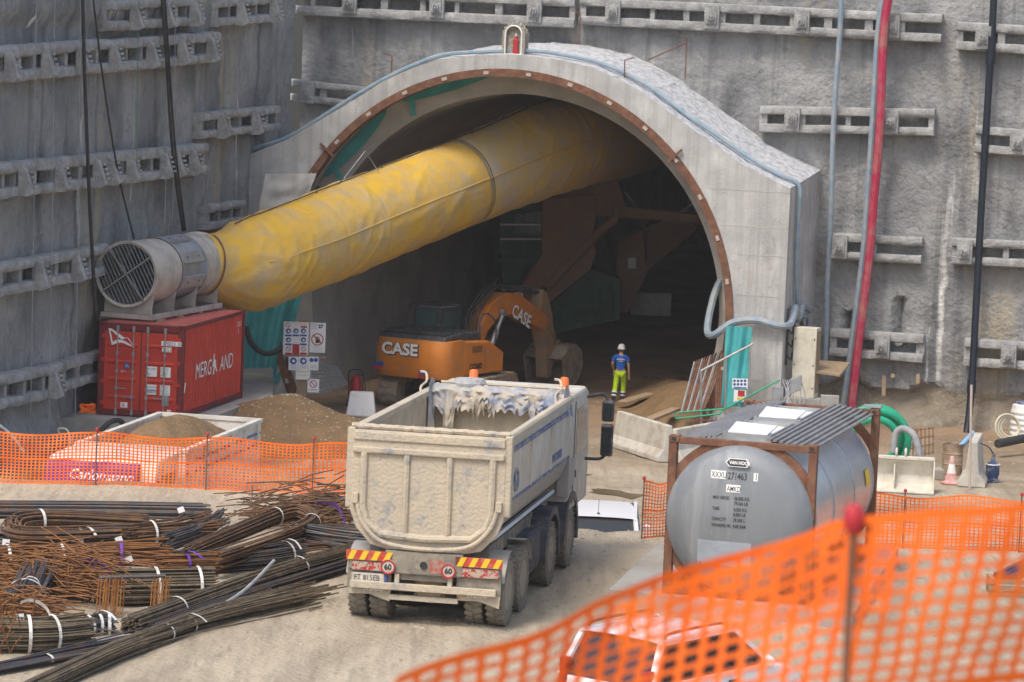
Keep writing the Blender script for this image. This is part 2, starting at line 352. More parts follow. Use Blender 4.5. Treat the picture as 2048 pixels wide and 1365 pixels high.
# ------------------------------------------------------------------ walers (anchored beams) on both walls
def onl(px, py, off=.3): return onplane(px, py, LC, LN, off)
def onb(px, py, off=.25): return onplane(px, py, BC, BN, off)
def waler(wall, on, nrm, pL, pR, h, heads, wedge=False, slots=True, seed=0, open_end=False):
    rnd = random.Random(seed + int(pL[0]) * 7 + int(pL[1]))
    A = on(*pL); B = on(*pR); d = (B - A); L = d.length; d.normalize(); up = Vector((0, 0, 1))
    mb = MB(); rh = h * .33
    lump = .035 if not wedge else .06
    for sgn in (1, -1):
        n = max(6, int(L / .22)); pts = []; off = sgn * (h / 2 - rh / 2)
        k = len(mb.v); m = 10
        for i in range(n + 1):
            c = A + d * (L * i / n) + up * off
            for j in range(m):
                t = 2 * pi * j / m; ct, st = cos(t), sin(t)
                e = .55
                a = math.copysign(abs(ct) ** e, ct) * .24; b = math.copysign(abs(st) ** e, st) * rh / 2
                q = 1 + lump * 4 * noise.noise(Vector((c.x * 1.7, c.y * 1.7, c.z * 2 + j * .35 + sgn))) 
                mb.v.append(tuple(c + nrm * a * q + up * b * q))
        for i in range(n):
            for j in range(m): mb.f.append((k + i * m + j, k + i * m + (j + 1) % m, k + (i + 1) * m + (j + 1) % m, k + (i + 1) * m + j))
        mb.f.append(tuple(k + j for j in range(m - 1, -1, -1))); mb.f.append(tuple(k + n * m + j for j in range(m)))
    # stiffeners closing the slots
    n = max(2, int(L / 1.15))
    for i in range(n + 1):
        if open_end and i == n: continue
        t = (i + rnd.uniform(-.12, .12) * (0 < i < n)) / n; c = A + d * min(max(L * t, .1), L - .1)
        w = rnd.uniform(.07, .13)
        mb.hexa([c + d * a + nrm * b + up * z for z in (-h * .3, h * .3) for a, b in ((-w, .12), (w, .12), (w, -.2), (-w, -.2))])
    o = mb.obj('waler_beam', m_waler, wall, True, True, angle=50)
    for hx in heads:
        P = on(*hx, .5); t = (P - A).dot(d); c = A + d * t + nrm * .2
        hb = MB()
        if wedge:      # sloping anchor chair
            w = .12
            hb.add([c + d * a + nrm * b + up * z for a in (-w, w) for (b, z) in ((0, .36), (.16, .30), (.38, -.34), (.26, -.42), (0, -.42))],
                   [(0, 1, 2, 3, 4), (9, 8, 7, 6, 5)] + [(i, i + 5, (i + 1) % 5 + 5, (i + 1) % 5) for i in range(5)])
            for k in range(4):
                q = c + nrm * (.22 + .04 * k) + up * (.20 - .13 * k) + d * .1
                hb.cyl(q, q + d * .10 + nrm * .05, .035, n=6)
        else:
            w = .24
            hb.add([c + d * a + nrm * b + up * z for b in (.02, .16) for a, z in ((-w, -.36), (w, -.36), (w, .36), (-w, .36))], [(0, 3, 2, 1), (4, 5, 6, 7), (0, 1, 5, 4), (1, 2, 6, 5), (2, 3, 7, 6), (3, 0, 4, 7)])
            hb.add([c + d * a + nrm * b + up * z for b in (.16, .24) for a, z in ((-.17, -.2), (.17, -.2), (.17, .2), (-.17, .2))], [(0, 3, 2, 1), (4, 5, 6, 7), (0, 1, 5, 4), (1, 2, 6, 5), (2, 3, 7, 6), (3, 0, 4, 7)])
            hb.cyl(c + nrm * .22, c + nrm * .36, .125, n=12)
            for k in range(4):
                q = c + nrm * .34 + d * .06 * cos(k * pi / 2 + .5) + up * .06 * sin(k * pi / 2 + .5); hb.cyl(q, q + nrm * .10, .025, n=6)
        T = (Matrix.Translation(wall.location)).inverted(); hb.v = [tuple(T @ Vector(p)) for p in hb.v]
        ho = hb.obj('anchor_head', m_waler, o)
WB = lambda *a, **k: waler(back_wall, onb, BN, *a, **k)
WB((548, -2), (1152, 26), 1.0, [(700, 0), (875, 4), (1070, 12)])
WB((1162, 22), (1885, 58), .9, [(1227, 16), (1425, 25), (1605, 33), (1785, 42)], open_end=True)
WB((1915, 72), (2110, 84), .9, [(1967, 72)])
WB((552, 176), (730, 196), .72, [(615, 192)])
WB((1522, 238), (1870, 246), .85, [(1585, 238), (1782, 244)])
WB((1952, 278), (2110, 292), .85, [(2036, 282)])
WB((1662, 492), (1845, 502), .85, [(1680, 490)], open_end=True)
WB((1905, 502), (2110, 512), .85, [(1930, 500)])
WB((1662, 684), (1848, 698), .9, [(1765, 688)])
WB((1930, 704), (2110, 716), .9, [(2018, 706)])
WL = lambda *a, **k: waler(left_wall, onl, LN, *a, wedge=True, **k)
WL((200, 32), (395, 22), .85, [(262, 32), (326, 27), (381, 22)])
WL((425, 26), (552, 16), .85, [(475, 22), (541, 16)])
WL((-40, 132), (428, 94), .95, [(12, 130), (85, 124), (155, 117), (220, 110), (295, 104), (357, 98), (415, 93)])
WL((395, 252), (548, 236), .8, [(437, 250), (505, 243)])
WL((-40, 366), (402, 318), .95, [(40, 364), (112, 352), (188, 341), (215, 338), (255, 334), (322, 327), (347, 324), (380, 320)])
WL((408, 436), (478, 424), .75, [])
WL((-40, 566), (200, 520), .9, [(72, 552), (146, 536)])
WL((-40, 790), (112, 760), .95, [(100, 770)])
WL((118, 752), (205, 728), .85, [])
# ------------------------------------------------------------------ tunnel portal
CX, CZ, R1 = -.18, .19, 7.44
OUT = [(8.85, -7.0), (8.85, 4.43), (7.3, 5.1), (5.25, 6.38), (4.2, 7.08), (3.3, 7.52), (2.4, 7.84), (1.2, 8.03), (0, 8.10)]
OUT = OUT + [(-x, z) for x, z in OUT[-2::-1]]
def outer_at(th):
    dx, dz = cos(th), sin(th); best = None
    for (a, b), (c, d) in zip(OUT[:-1], OUT[1:]):
        ex, ez = c - a, d - b; den = dx * ez - dz * ex
        if abs(den) < 1e-9: continue
        t = ((a - CX) * ez - (b - CZ) * ex) / den; s = ((a - CX) * dz - (b - CZ) * dx) / den
        if t > 0 and -1e-6 <= s <= 1 + 1e-6: best = t if best is None else min(best, t)
    return (CX + dx * best, CZ + dz * best)
ths = sorted(set([radians(-27 + 234 * i / 64) for i in range(65)] + [atan2(z - CZ, x - CX) % (2 * pi) if atan2(z - CZ, x - CX) > -.6 else atan2(z - CZ, x - CX) + (2 * pi if x < CX else 0) for x, z in OUT[1:-1]]))
portal = thing('tunnel_portal', 'board-marked concrete tunnel portal with rounded hood and rusty steel rim', 'tunnel portal', PC + Vector((0, 0, LOW)), -AL)
RISE = .40
face = MB(); roof = MB()
inn = [(CX + R1 * cos(t), CZ + R1 * sin(t)) for t in ths]; out = [outer_at(t) for t in ths]; n = len(ths); zb = -LOW
face.v += [(x, 0, z + zb) for x, z in inn] + [(x, 0, z + zb) for x, z in out] + [(x, 1.75, z + zb) for x, z in inn]
for i in range(n - 1):
    face.f.append((i, n + i, n + i + 1, i + 1)); face.f.append((i, i + 1, 2 * n + i + 1, 2 * n + i))
# side walls
for sx in (1, -1):
    face.quad((sx * 8.85, 0, -1.1), (sx * 8.85, 5.2, -1.1), (sx * 8.85, 5.2, 4.43 + zb + RISE), (sx * 8.85, 0, 4.43 + zb))
face.obj('concrete_face', m_conc, portal)
top = [p for p in out if p[1] > 4.40]
NR = 26
roof.grid(lambda a, b: (lambda i, fr: (top[i][0] * (1 - fr) + top[min(i + 1, len(top) - 1)][0] * fr, b * 5.3,
          (top[i][1] * (1 - fr) + top[min(i + 1, len(top) - 1)][1] * fr) + zb + RISE * b + (.035 * nz(a * 60, b * 9, 3, 1) if 0 < b else 0)))(*(lambda q: (int(q), q - int(q)))(a * (len(top) - 1))), 160, NR)
roof.obj('hood_roof', m_roofc, portal, True, angle=60)
# casting joints pressed into the front: thin recessed battens
for (x0, x1, z) in ((6.35, 8.85, 4.3), (6.75, 8.85, 3.2), (7.05, 8.85, 2.35), (7.3, 8.85, 1.1), (7.3, 8.85, -.2), (7.2, 8.85, -1.5), (-8.85, -6.7, 3.4), (-8.85, -7.2, 2.2)):
    MB().box(x0 + .02, x1 - .003, -.006, .01, z + zb - .012, z + zb + .012).obj('joint_line', m_line, portal)
for z in (.4, 2.2, 3.3): MB().add([(8.856, 0.02, z + zb), (8.856, 5, z + zb + RISE), (8.856, 5, z + zb + RISE + .025), (8.856, .02, z + zb + .025)], [(0, 1, 2, 3)]).obj('joint_line', m_line, portal)
rim = MB(); N = 90; a0, a1 = radians(-27), radians(207)
prof = [(R1 + .02, -.06), (R1 - .22, -.06), (R1 - .22, -.02), (R1 - .06, -.02), (R1 - .06, .26), (R1 - .22, .26), (R1 - .22, .30), (R1 + .02, .30)]
for i in range(N + 1):
    t = a0 + (a1 - a0) * i / N
    for (r, y) in prof: rim.v.append((CX + r * cos(t), y, CZ + r * sin(t) + zb))
m8 = len(prof)
for i in range(N):
    for j in range(m8): rim.f.append((i * m8 + j, i * m8 + (j + 1) % m8, (i + 1) * m8 + (j + 1) % m8, (i + 1) * m8 + j))
ro = rim.obj('steel_rim', m_rust, portal, True, angle=30)
m_plate = M('pale_bolt_plate', (.45, .40, .34), .7)
for k in range(22):
    t = a0 + (a1 - a0) * (k + .5) / 22; mb = MB()
    T = Matrix.Translation((CX + (R1 - .10) * cos(t), -.075, CZ + (R1 - .10) * sin(t) + zb)) @ Matrix.Rotation(-t, 4, 'Y')
    mb.cbox((0, 0, 0), .10, .03, .16, T); mb.obj('bolt_plate', m_plate, ro)
for t in (radians(43), radians(141)):
    T = Matrix.Translation((CX + (R1 - .05) * cos(t), -.1, CZ + (R1 - .05) * sin(t) + zb)) @ Matrix.Rotation(-t, 4, 'Y')
    MB().cbox((0, 0, 0), .62, .08, .07, T).obj('splice_plate', m_rust, ro)
# lining set back behind the rim
R2 = 6.66; lin = thing('tunnel_lining', 'dark round concrete tunnel lining running back from the portal', 'tunnel', PC + PAX * 1.7 + Vector((0, 0, LOW)), -AL)
ring = MB(); NL = 72; ys_ = [0, 0.001, 2, 6, 12, 20, 30, 42, 56]
for k, y in enumerate(ys_):
    r = 7.42 if k == 0 else R2
    for i in range(NL + 1):
        t = radians(-32 + 244 * i / NL); ring.v.append((CX + r * cos(t), y, CZ + r * sin(t) + zb))
for k in range(len(ys_) - 1):
    for i in range(NL): a = k * (NL + 1) + i; ring.f.append((a, a + 1, a + NL + 2, a + NL + 1))
ring.obj('lining_ring', m_line, lin, True, angle=30)
endc = MB(); endc.v = [(CX + R2 * cos(radians(-32 + 244 * i / NL)), 55.9, CZ + R2 * sin(radians(-32 + 244 * i / NL)) + zb) for i in range(NL + 1)]; endc.f = [tuple(range(NL + 1))]
endc.obj('excavation_face', m_earth, lin)
m_teal = M('teal_membrane', (.06, .36, .36), .6, col2=(.04, .27, .28), scale=1.5)
for (d0, d1, r0, r1) in ((96, 122, 7.40, 7.02), (126, 150, 7.40, 6.98), (152, 168, 7.40, 7.05)):
    mb = MB(); mb.grid(lambda a, b: (CX + (r0 + (r1 - r0) * b * sin(pi * a) ** .6) * cos(radians(d0 + (d1 - d0) * a)), -.10 - .05 * b, CZ + (r0 + (r1 - r0) * b * sin(pi * a) ** .6) * sin(radians(d0 + (d1 - d0) * a)) + zb), 24, 3)
    mb.obj('membrane_strip', m_teal, lin, True)
for d in (120, 147):
    t = radians(d); T = Matrix.Translation((CX + 7.0 * cos(t), -.16, CZ + 7.0 * sin(t) + zb)) @ Matrix.Rotation(-t + .35, 4, 'Y')
    MB().cbox((0, 0, 0), .5, .03, .17, T).obj('membrane_tab', m_teal, lin)
# plinth under the container
pl = MB()
pts = [Vector((-16, 96.4)), Vector((-8.55, 96.4)), Vector((-7.0, 104.3)), Vector((-7.5, 111.5)), Vector((-16, 111.5))]
pl.prism([(p.x, p.y) for p in pts], LOW - .3, -2.10, 'z')
m_slab = M('cast_slab', (.37, .365, .345), .9, col2=(.27, .265, .25), scale=1.2, dirt=(.33, .27, .19), dscale=1.5, bump=.01, bscale=15)
solo(pl, 'concrete_plinth', m_slab, 'pale concrete plinth that carries the red container', 'plinth', bev=.02)
sl = MB(); A_, B_ = G(1205, 1212), G(1318, 1098)
sl.prism([(1.75, 57.25), (2.7, 62.2), (3.6, 64.2), (7.1, 63.2), (5.6, 55.75)], -.2, .285, 'z')
solo(sl, 'concrete_slab', m_slab, 'low concrete slab beneath the grey tank container', 'slab', bev=.02)

pud = MB(); pc_ = G(1235, 962, LOW); pud.add([(pc_.x + (1.3 + .35 * nz(cos(2 * pi * i / 28) * 2, sin(2 * pi * i / 28) * 2, 4)) * cos(2 * pi * i / 28), pc_.y + (3.0 + .8 * nz(cos(2 * pi * i / 28) * 2, sin(2 * pi * i / 28) * 2, 7)) * sin(2 * pi * i / 28), LOW - .012) for i in range(28)], [tuple(range(28))])
tag(pud.obj('puddle_water', M('muddy_water', (.20, .15, .09), .12, spec=.5), None), kind='structure')
# ------------------------------------------------------------------ red shipping container
m_cred = M('container_red', (.56, .050, .026), .55, col2=(.45, .04, .026), scale=1.5, dirt=(.20, .07, .05), dscale=2.2, dlo=.58, dhi=.8, bump=.002, bscale=30)
m_cdark = M('container_dark_red', (.20, .02, .025), .7, col2=(.12, .03, .03), scale=4)
m_ctop = M('container_roof_dusty', (.48, .14, .12), .8, col2=(.42, .07, .05), scale=2)
CW, CL, CH = 2.438, 6.058, 2.591
cont = thing('shipping_container', 'red twenty foot shipping container with white bird flag on its doors', 'container', (-11.38, 97.4, -2.1), -.202)
c = MB()
for x in (0, CW - .16):
    for y in (0, CL - .16): c.box(x, x + .16, y, y + .16, .12, CH - .12)
c.box(.16, CW - .16, .0, .10, CH - .2, CH - .02); c.box(.16, CW - .16, .0, .10, .03, .17)
for x in (0.01, CW - .07): c.box(x, x + .06, .16, CL - .16, CH - .13, CH - .02); c.box(x, x + .06, .16, CL - .16, .03, .2)
c.obj('frame', m_cdark, cont, bev=.008)
for x in (0, CW - .178):
    for y in (-.006, CL - .156):
        for z in (0, CH - .118):
            k = MB(); k.box(x, x + .178, y, y + .162, z, z + .118); o = k.obj('corner_casting', m_cdark, cont, bev=.01)
            h = MB(); h.cbox((x + .089, y - .002, z + .06), .07, .006, .05); h.obj('casting_hole', m_black, o)
MB().box(.05, CW - .05, .1, CL - .1, CH - .05, CH - .025).obj('roof', m_ctop, cont)
def corrugated(x, side):
    mb = MB(); y = .16; prof = []; dd = .035
    while y < CL - .16:
        for a, o in ((0, 0), (.07, 0), (.11, dd), (.20, dd), (.245, 0)):
            if y + a <= CL - .16: prof.append((y + a, o))
        y += .278
    vs = [(x - side * o, yy, z) for z in (.2, CH - .13) for yy, o in prof]; n = len(prof)
    mb.add(vs, [(i, i + 1, n + i + 1, n + i) for i in range(n - 1)]); return mb
corrugated(CW - .015, 1).obj('side_panel', m_cred, cont); corrugated(.015, -1).obj('side_panel', m_cred, cont)
MB().box(.16, CW - .16, CL - .05, CL - .02, .17, CH - .13).obj('end_panel', m_cred, cont)
for k, (x0, x1) in enumerate(((.165, 1.205), (1.233, 2.27))):
    d = MB(); d.box(x0, x1, .012, .05, .18, CH - .21)
    # pressed ribs
    for z in (.52, 1.02, 1.5, 1.98): d.prism([(.012, z - .06), (-.012, z - .02), (-.012, z + .02), (.012, z + .06)], x0 + .1, x1 - .1, 'x')
    do = d.obj('door', m_cred, cont)
    MB().box(x0 - .004, x1 + .004, .004, .014, CH - .235, CH - .212).obj('door_seal', m_black, do)
    for x in (x0 + (.38 if k == 0 else .18), x0 + (.84 if k == 0 else .68)):
        r = MB(); r.cyl((x, -.03, .10), (x, -.03, CH - .1), .017, n=10)
        ro_ = r.obj('lock_rod', m_steel, do, True)
        for z in (.12, .55, 1.25, 1.75, CH - .16): MB().cbox((x, -.015, z), .07, .05, .09 if .2 < z < 2.3 else .16).obj('rod_bracket', m_steel, do)
        z = .78 if x < x0 + .5 else .55
        h = MB(); h.cbox((x + (.14 if x < x0 + .5 else -.14), -.05, z), .3, .02, .035); h.cbox((x, -.05, z), .06, .04, .1); h.obj('door_handle', m_steel, do)
    for z in (.35, .95, 1.55, 2.2): MB().cbox((x0 - .02 if k == 0 else x1 + .02, -.003, z), .12, .02, .1).obj('hinge', m_cred, do)
MB().box(1.207, 1.231, .015, .03, .18, CH - .21).obj('door_gap', m_black, cont)
Y = -.017
def flag(pts, x, z, s): return [(x + s * a, Y, z + s * b) for a, b in pts]
f = MB(); f.add(flag([(0, .32), (.06, .32), (.20, .24), (.34, .15), (.42, .155), (.30, .11), (.20, .16), (.10, .255), (.035, .285)], .27, 1.98, 1.35), [tuple(range(9))])
f.add(flag([(.08, -.02), (.11, .05), (.20, .11), (.30, .10), (.40, .06), (.56, -.04), (.42, 0), (.30, .04), (.22, .04)], .27, 1.98, 1.35), [tuple(range(9))])
f.add(flag([(0, .32), (.03, .32), (.115, -.01), (.08, -.02)], .27, 1.98, 1.35), [(0, 1, 2, 3)]); f.add(flag([(.40, .155), (.425, .15), (.575, -.04), (.55, -.03)], .27, 1.98, 1.35), [(0, 1, 2, 3)])
f.obj('bird_flag_emblem', m_dwhite, cont)
def plate(par, x, z, w, h, mat=None, nm='decal'): return MB().box(x, x + w, Y, Y + .006, z, z + h).obj(nm, mat or m_dwhite, par)
plate(cont, 1.80, 2.02, .48, .13); text(cont, '170023', .15, (1.84, Y - .004, 2.032), REAR, m_dblack, .82); plate(cont, 2.285, 2.02, .09, .13); text(cont, '0', .14, (2.295, Y - .004, 2.035), REAR, m_dblack)
plate(cont, 1.83, 1.85, .26, .13); text(cont, '22G1', .14, (1.845, Y - .004, 1.862), REAR, m_dblack, .8)
for z in (1.12, .62):
    plate(cont, 1.40, z + .03, .30, .28); plate(cont, 1.80, z + .03, .29, .28)
    text(cont, 'MAX. GROSS' if z > 1 else 'MAX PAYLOAD', .06, (1.415, Y - .004, z + .22), REAR, m_dblack, .72); text(cont, 'TARE' if z > 1 else 'CU. CAP', .06, (1.415, Y - .004, z + .07), REAR, m_dblack, .75)
    for j, s in enumerate(('30.480 KG', '67.200 LB', '2.200 KG', '4.850 LB') if z > 1 else ('28.280 KG', '62.350 LB', '33.2 CU.M', '1.170 CU.FT')): text(cont, s, .062, (1.81, Y - .004, z + .245 - j * .063), REAR, m_dblack, .8)
plate(cont, .77, 1.32, .13, .18, m_blue); text(cont, 'GL', .12, (.785, Y - .004, 1.37), REAR, m_dwhite, .8); text(cont, '30-1', .09, (.65, Y - .004, 1.22), REAR, m_dwhite)
plate(cont, .68, .24, .2, .15); text(cont, 'R', .14, (.72, Y - .004, .26), REAR, m_cred, 1.2); plate(cont, 1.86, .36, .2, .3, m_steel); plate(cont, 2.02, .21, .12, .05)
sx_ = CW + .004
for body, y0, sc in (('MERG', 1.15, 1.0), ('AND', 3.55, 1.0)): text(cont, body, .62, (sx_, y0, 1.02), RIGHT, m_dwhite, sc * .98, name='side_lettering', shear=.15)
st = MB(); st.add([(sx_, 2.95 + .5 * a, 1.18 + .5 * b) for a, b in [(-.1, .75), (.1, .8), (.15, .45), (.45, .4), (.4, .2), (.75, -.3), (.5, -.25), (.25, 0), (.1, -.4), (-.15, -.4), (0, .05), (-.3, .1), (-.1, .35)]], [tuple(range(13))]); st.obj('star_emblem', m_dwhite, cont)
text(cont, '22G1', .2, (sx_, 5.2, 2.16), RIGHT, m_dwhite); text(cont, '0', .2, (sx_, 5.3, 1.95), RIGHT, m_dwhite)
MB().add([(sx_ + .003, .12, .75), (sx_ + .003, .2, .72), (sx_ + .003, .3, 1.0), (sx_ + .003, .2, 1.03)], [(0, 1, 2, 3)]).obj('sticker', m_dwhite, cont)
# ------------------------------------------------------------------ ventilation fan on the container roof
m_fan = M('fan_casing_paint', (.52, .49, .43), .55, .2, col2=(.44, .42, .38), scale=2, dirt=(.34, .31, .27), dscale=2)
m_fanz = M('fan_zinc', (.42, .45, .48), .4, .6, col2=(.33, .36, .40), scale=3)
FP = W(252, 549, 98.0); FYAW = .305
fan = thing('ventilation_fan', 'large round grey axial fan on a steel base atop the red container', 'fan', (FP.x, FP.y, -2.1 + CH + .02), -FYAW)
FR, FL, fz = .90, 5.3, FP.z - (-2.1 + CH + .02)
def ringy(mb, prof, n=40): # lathe about local y axis at height fz
    return mb.lathe(prof, n, Matrix.Translation((0, 0, fz)) @ Matrix.Rotation(-pi / 2, 4, 'X'), cap=False)
ringy(MB(), [(FR - .06, .03), (FR + .02, .0), (FR + .03, .06), (FR, .10), (FR, 1.9), (FR - .03, 1.92)]).obj('inlet_casing', m_fan, fan, True, angle=35)
ringy(MB(), [(FR + .035, 1.86), (FR + .035, 1.95), (FR - .06, 1.95), (FR - .06, 3.6), (FR + .035, 3.6), (FR + .035, 3.70)]).obj('motor_casing', m_fanz, fan, True, angle=35)
ringy(MB(), [(FR, 3.70), (FR, 5.0), (FR + .04, 5.05), (FR + .02, 5.3)]).obj('outlet_casing', m_fan, fan, True, angle=35)
for a in (25, 75, -20):
    t = radians(a); T = Matrix.Translation((0, 2.75, fz)) @ Matrix.Rotation(-t, 4, 'Y')
    b = MB(); b.box(FR - .07, FR + .03, -.75, .75, -.17, .17, T); o = b.obj('access_plate', m_fanz, fan, bev=.01)
    for y in (-.4, .4): q = MB(); q.box(FR + .03, FR + .036, y - .03, y + .03, -.03, .03, T); q.obj('plate_slot', m_black, o)
gr = MB()
for i in range(-8, 9):
    z = i * .105; w = sqrt(max(0, (FR - .03) ** 2 - z * z)); T = Matrix.Translation((0, .05, fz)) @ Matrix.Rotation(radians(62), 4, 'Y')
    gr.box(-w, w, -.012, .07, z - .008, z + .008, T)
gr.obj('grille_louvres', m_fanz, fan)
g2 = MB()
for a in (-36, 52):
    T = Matrix.Translation((0, 0, fz)) @ Matrix.Rotation(radians(a), 4, 'Y'); g2.box(-FR + .02, FR - .02, -.02, .03, -.022, .022, T)
g2.obj('grille_cross', m_steel, fan)
hub = MB(); ringy(hub, [(.02, 1.4), (.3, 1.45), (.34, 2.6), (.02, 2.7)]); hub.obj('motor', m_black, fan, True)
b = MB()
for x in (-.78, .70): b.box(x, x + .08, .1, 5.2, .02, .16)
for y in (.1, 1.7, 3.4, 5.1): b.box(-.70, .70, y, y + .08, .02, .155)
b.obj('base_frame', m_fan, fan)
for y in (.22, 1.75, 3.3, 4.9):
    pnts = [(-.72, .16), (.72, .16), (.72, .34)] + [((FR + .01) * cos(radians(a)), fz + (FR + .01) * sin(radians(a))) for a in range(-32, -149, -12)] + [(-.72, .34)]
    MB().prism(pnts, y, y + .03, 'y').obj('saddle', m_fan, fan)
for k, y in enumerate((.45, 1.9, 3.5, 4.9)):
    t = MB(); p = Vector((FP.x, FP.y, 0)) + Vector((sin(.25) * y, cos(.25) * y, -2.1 + CH - .02)); t.bar(p + Vector((-.9, .1, .02)), p + Vector((1.0, -.15, .02)), .14, .08)
    solo(t, 'timber_bearer', m_wood, 'short timber bearer between red container roof and fan base', 'timber', 'timber bearers under the fan base')
# ------------------------------------------------------------------ yellow duct
m_duct = M('yellow_duct_fabric', (.66, .40, .035), .65, col2=(.55, .34, .07), scale=1.2, lo=.4, hi=.7, dirt=(.42, .34, .22), dscale=.9, dlo=.42, dhi=.72, bump=.02, bscale=6, spec=.3)
fa = Vector((sin(FYAW), cos(FYAW), 0)); D0 = FP + fa * 5.0
path = [D0, W(476, 536, 104.1), W(560, 508, 105.6), W(650, 474, 107.6), W(760, 430, 109.8), W(960, 351, 113.7), W(1080, 303, 116.5), W(1150, 284, 119.5), W(1225, 272, 126), W(1262, 268, 136), W(1285, 267, 150)]
KD = 44
pp = spline(path, KD); Ld = len(pp)
rad = []
for i in range(Ld):
    t = i / KD
    r = .93 + (1.36 - .93) * sstep(.25, 1.3, t)
    if t > 2: r = 1.36 + .04 * sstep(2, 3, t) + .14 * sstep(4.6, 6.5, t)
    rad.append(r)
def drf(i, th):
    t = i / KD; c, n_ = cos(th), noise.noise
    q = 1 + .016 * n_(Vector((t * 2.3, c * 1.5, sin(th) * 1.5)))
    rid = lambda v: max(0, 1 - 5 * abs(v))          # narrow crease
    s_ = sin(th)
    q += .030 * rid(n_(Vector((t * .9, th * 1.9 + .6 * t, 3)))) * math.exp(-((t - .9) / .7) ** 2)
    for tc_, w_ in ((1.7, .45), (3.3, .4), (4.3, .35), (5.6, .4), (6.5, .5)):
        q += .028 * rid(n_(Vector((t * 3.2 + s_ * 1.1, c * .9, s_ * .9 + tc_ * 3)))) * math.exp(-((t - tc_) / w_) ** 2)
    q += .010 * rid(n_(Vector((t * 2.4 + c, c * 2.2, s_ * 2.2 + 9)))) - .010 * max(0, cos(t * 2.2 * pi)) ** 30
    return q

duct = thing('ventilation_duct', 'huge dusty yellow fabric air duct slanting from the fan into the tunnel', 'duct', (D0.x, D0.y, D0.z - 1.0), 0)
iz = int(4.75 * KD)
m_duct2 = M('dusty_duct_fabric', (.58, .40, .10), .75, col2=(.66, .41, .04), scale=.9, lo=.42, hi=.66, dirt=(.44, .37, .27), dscale=.8, dlo=.36, dhi=.62, bump=.02, bscale=6, spec=.25)
for (i0, i1, mt) in ((0, iz, m_duct), (iz, Ld - 1, m_duct2)):
    dk = MB(); dk.tube(pp[i0:i1 + 1], rad[i0:i1 + 1], 96, False, lambda i, th, i0=i0: drf(i + i0, th)); dk.obj('fabric_tube', mt, duct, True, True, angle=180)
def ring_on(i, w, extra, mat, nm, n=72):
    mb = MB(); d = (pp[i + 1] - pp[i]).normalized(); mb.tube([pp[i] - d * w / 2, pp[i] + d * w / 2], rad[i] * 1.008 + extra, n, False); mb.obj(nm, mat, duct, True, True)
ring_on(iz, .05, .03, m_steel, 'zip_seam'); ring_on(iz + 1, .035, .028, m_black, 'zip_seam')
ring_on(int(.2 * KD), .07, .035, m_rust, 'clamp_band')
# seam along the flank and the suspension wire above
sm = MB(); pts = []
for i in range(KD, Ld - 2 * KD, 2):
    d = (pp[i + 1] - pp[i - 1]).normalized(); x = d.cross(Vector((0, 0, 1))).normalized(); u = x.cross(d); th = radians(12)
    pts.append(pp[i] + (x * cos(th) + u * sin(th)) * rad[i] * 1.012)
sm.tube(pts, .022, 5); sm.obj('seam', m_duct, duct, True, True)
wr = MB(); pts = [pp[i] + Vector((0, 0, rad[i] * 1.05 + .03)) for i in range(int(.9 * KD), int(6.4 * KD), 8)]; wr.tube(pts, .02, 5); wr.obj('suspension_wire', m_black, duct, True, True)
for i in [int(q * KD) for q in (2.8, 3.3, 4.0, 4.5, 4.9, 5.3, 5.7, 6.1)]:
    MB().cyl(pp[i] + Vector((0, 0, rad[i] * .98)), pp[i] + Vector((0, 0, rad[i] * 1.05 + .10)), .018, n=5).obj('hook', m_black, duct, False, True)
hang = MB(); q = pp[int(3.7 * KD)] + Vector((0, 0, 1.46)); tp = q + Vector((.1, .3, .75)); hang.tube([q - Vector((.5, .3, .1)), tp, q + Vector((.55, .3, .12))], .015, 5); hang.obj('hanger_rope', m_steel, duct, False, True)
# ------------------------------------------------------------------ shrine, hoses, pipes
sp = onplane(1026, 108, PC, BN, -.25); sh = thing('wayside_shrine', 'small arched stone niche with a tiny red-cloaked statue on top of the portal', 'shrine', (sp.x, sp.y, 8.06), -AL)
m_stone = M('rough_stone', (.40, .36, .29), .95, col2=(.24, .21, .17), scale=9, bump=.03, bscale=14)
def arch(w, h, n=12): return [(-w, 0), (w, 0)] + [(w * cos(pi * i / n), h - w + w * sin(pi * i / n)) for i in range(n + 1)]
a = arch(.36, .98); b = arch(.25, .86); mb = MB()
mb.prism(a, .12, .45, 'y')
na, nb = len(a), len(b)
mb.add([(x, 0, z) for x, z in a] + [(x, 0, z + .05) for x, z in b], [(i, (i + 1) % na, na + (i + 1) % na, na + i) for i in range(na)])
mb.add([(x, 0, z) for x, z in a] + [(x, .13, z) for x, z in a], [(i, (i + 1) % na, na + (i + 1) % na, na + i) for i in range(na)])
mb.obj('stone_niche', m_stone, sh)
for k in range(26):
    t = pi * k / 25; mb = MB(); mb.lathe([(.001, -.05), (.05, -.02), (.045, .03), (.001, .055)], 6, Matrix.Translation((.37 * cos(t), .2 + .1 * sin(k * 2.1), .62 + .37 * sin(t)))); mb.obj('rim_stone', m_stone, sh)
fr = MB(); ar = arch(.26, .88, 16)[1:]; fr.tube([(x, -.02, z + .04) for x, z in ar + [(-.26, 0.0)]] + [(.26, -.02, .04)], .026, 6); fr.obj('pale_frame', m_dwhite, sh, True)
stt = MB(); stt.lathe([(.09, .06), (.10, .10), (.07, .3), (.09, .45), (.07, .52), (.03, .55), (.055, .60), (.05, .66), (.001, .70)], 12, Matrix.Translation((.06, .07, 0)) @ Matrix.Diagonal((1, .5, 1, 1))); so_ = stt.obj('statue', m_red, sh, True)
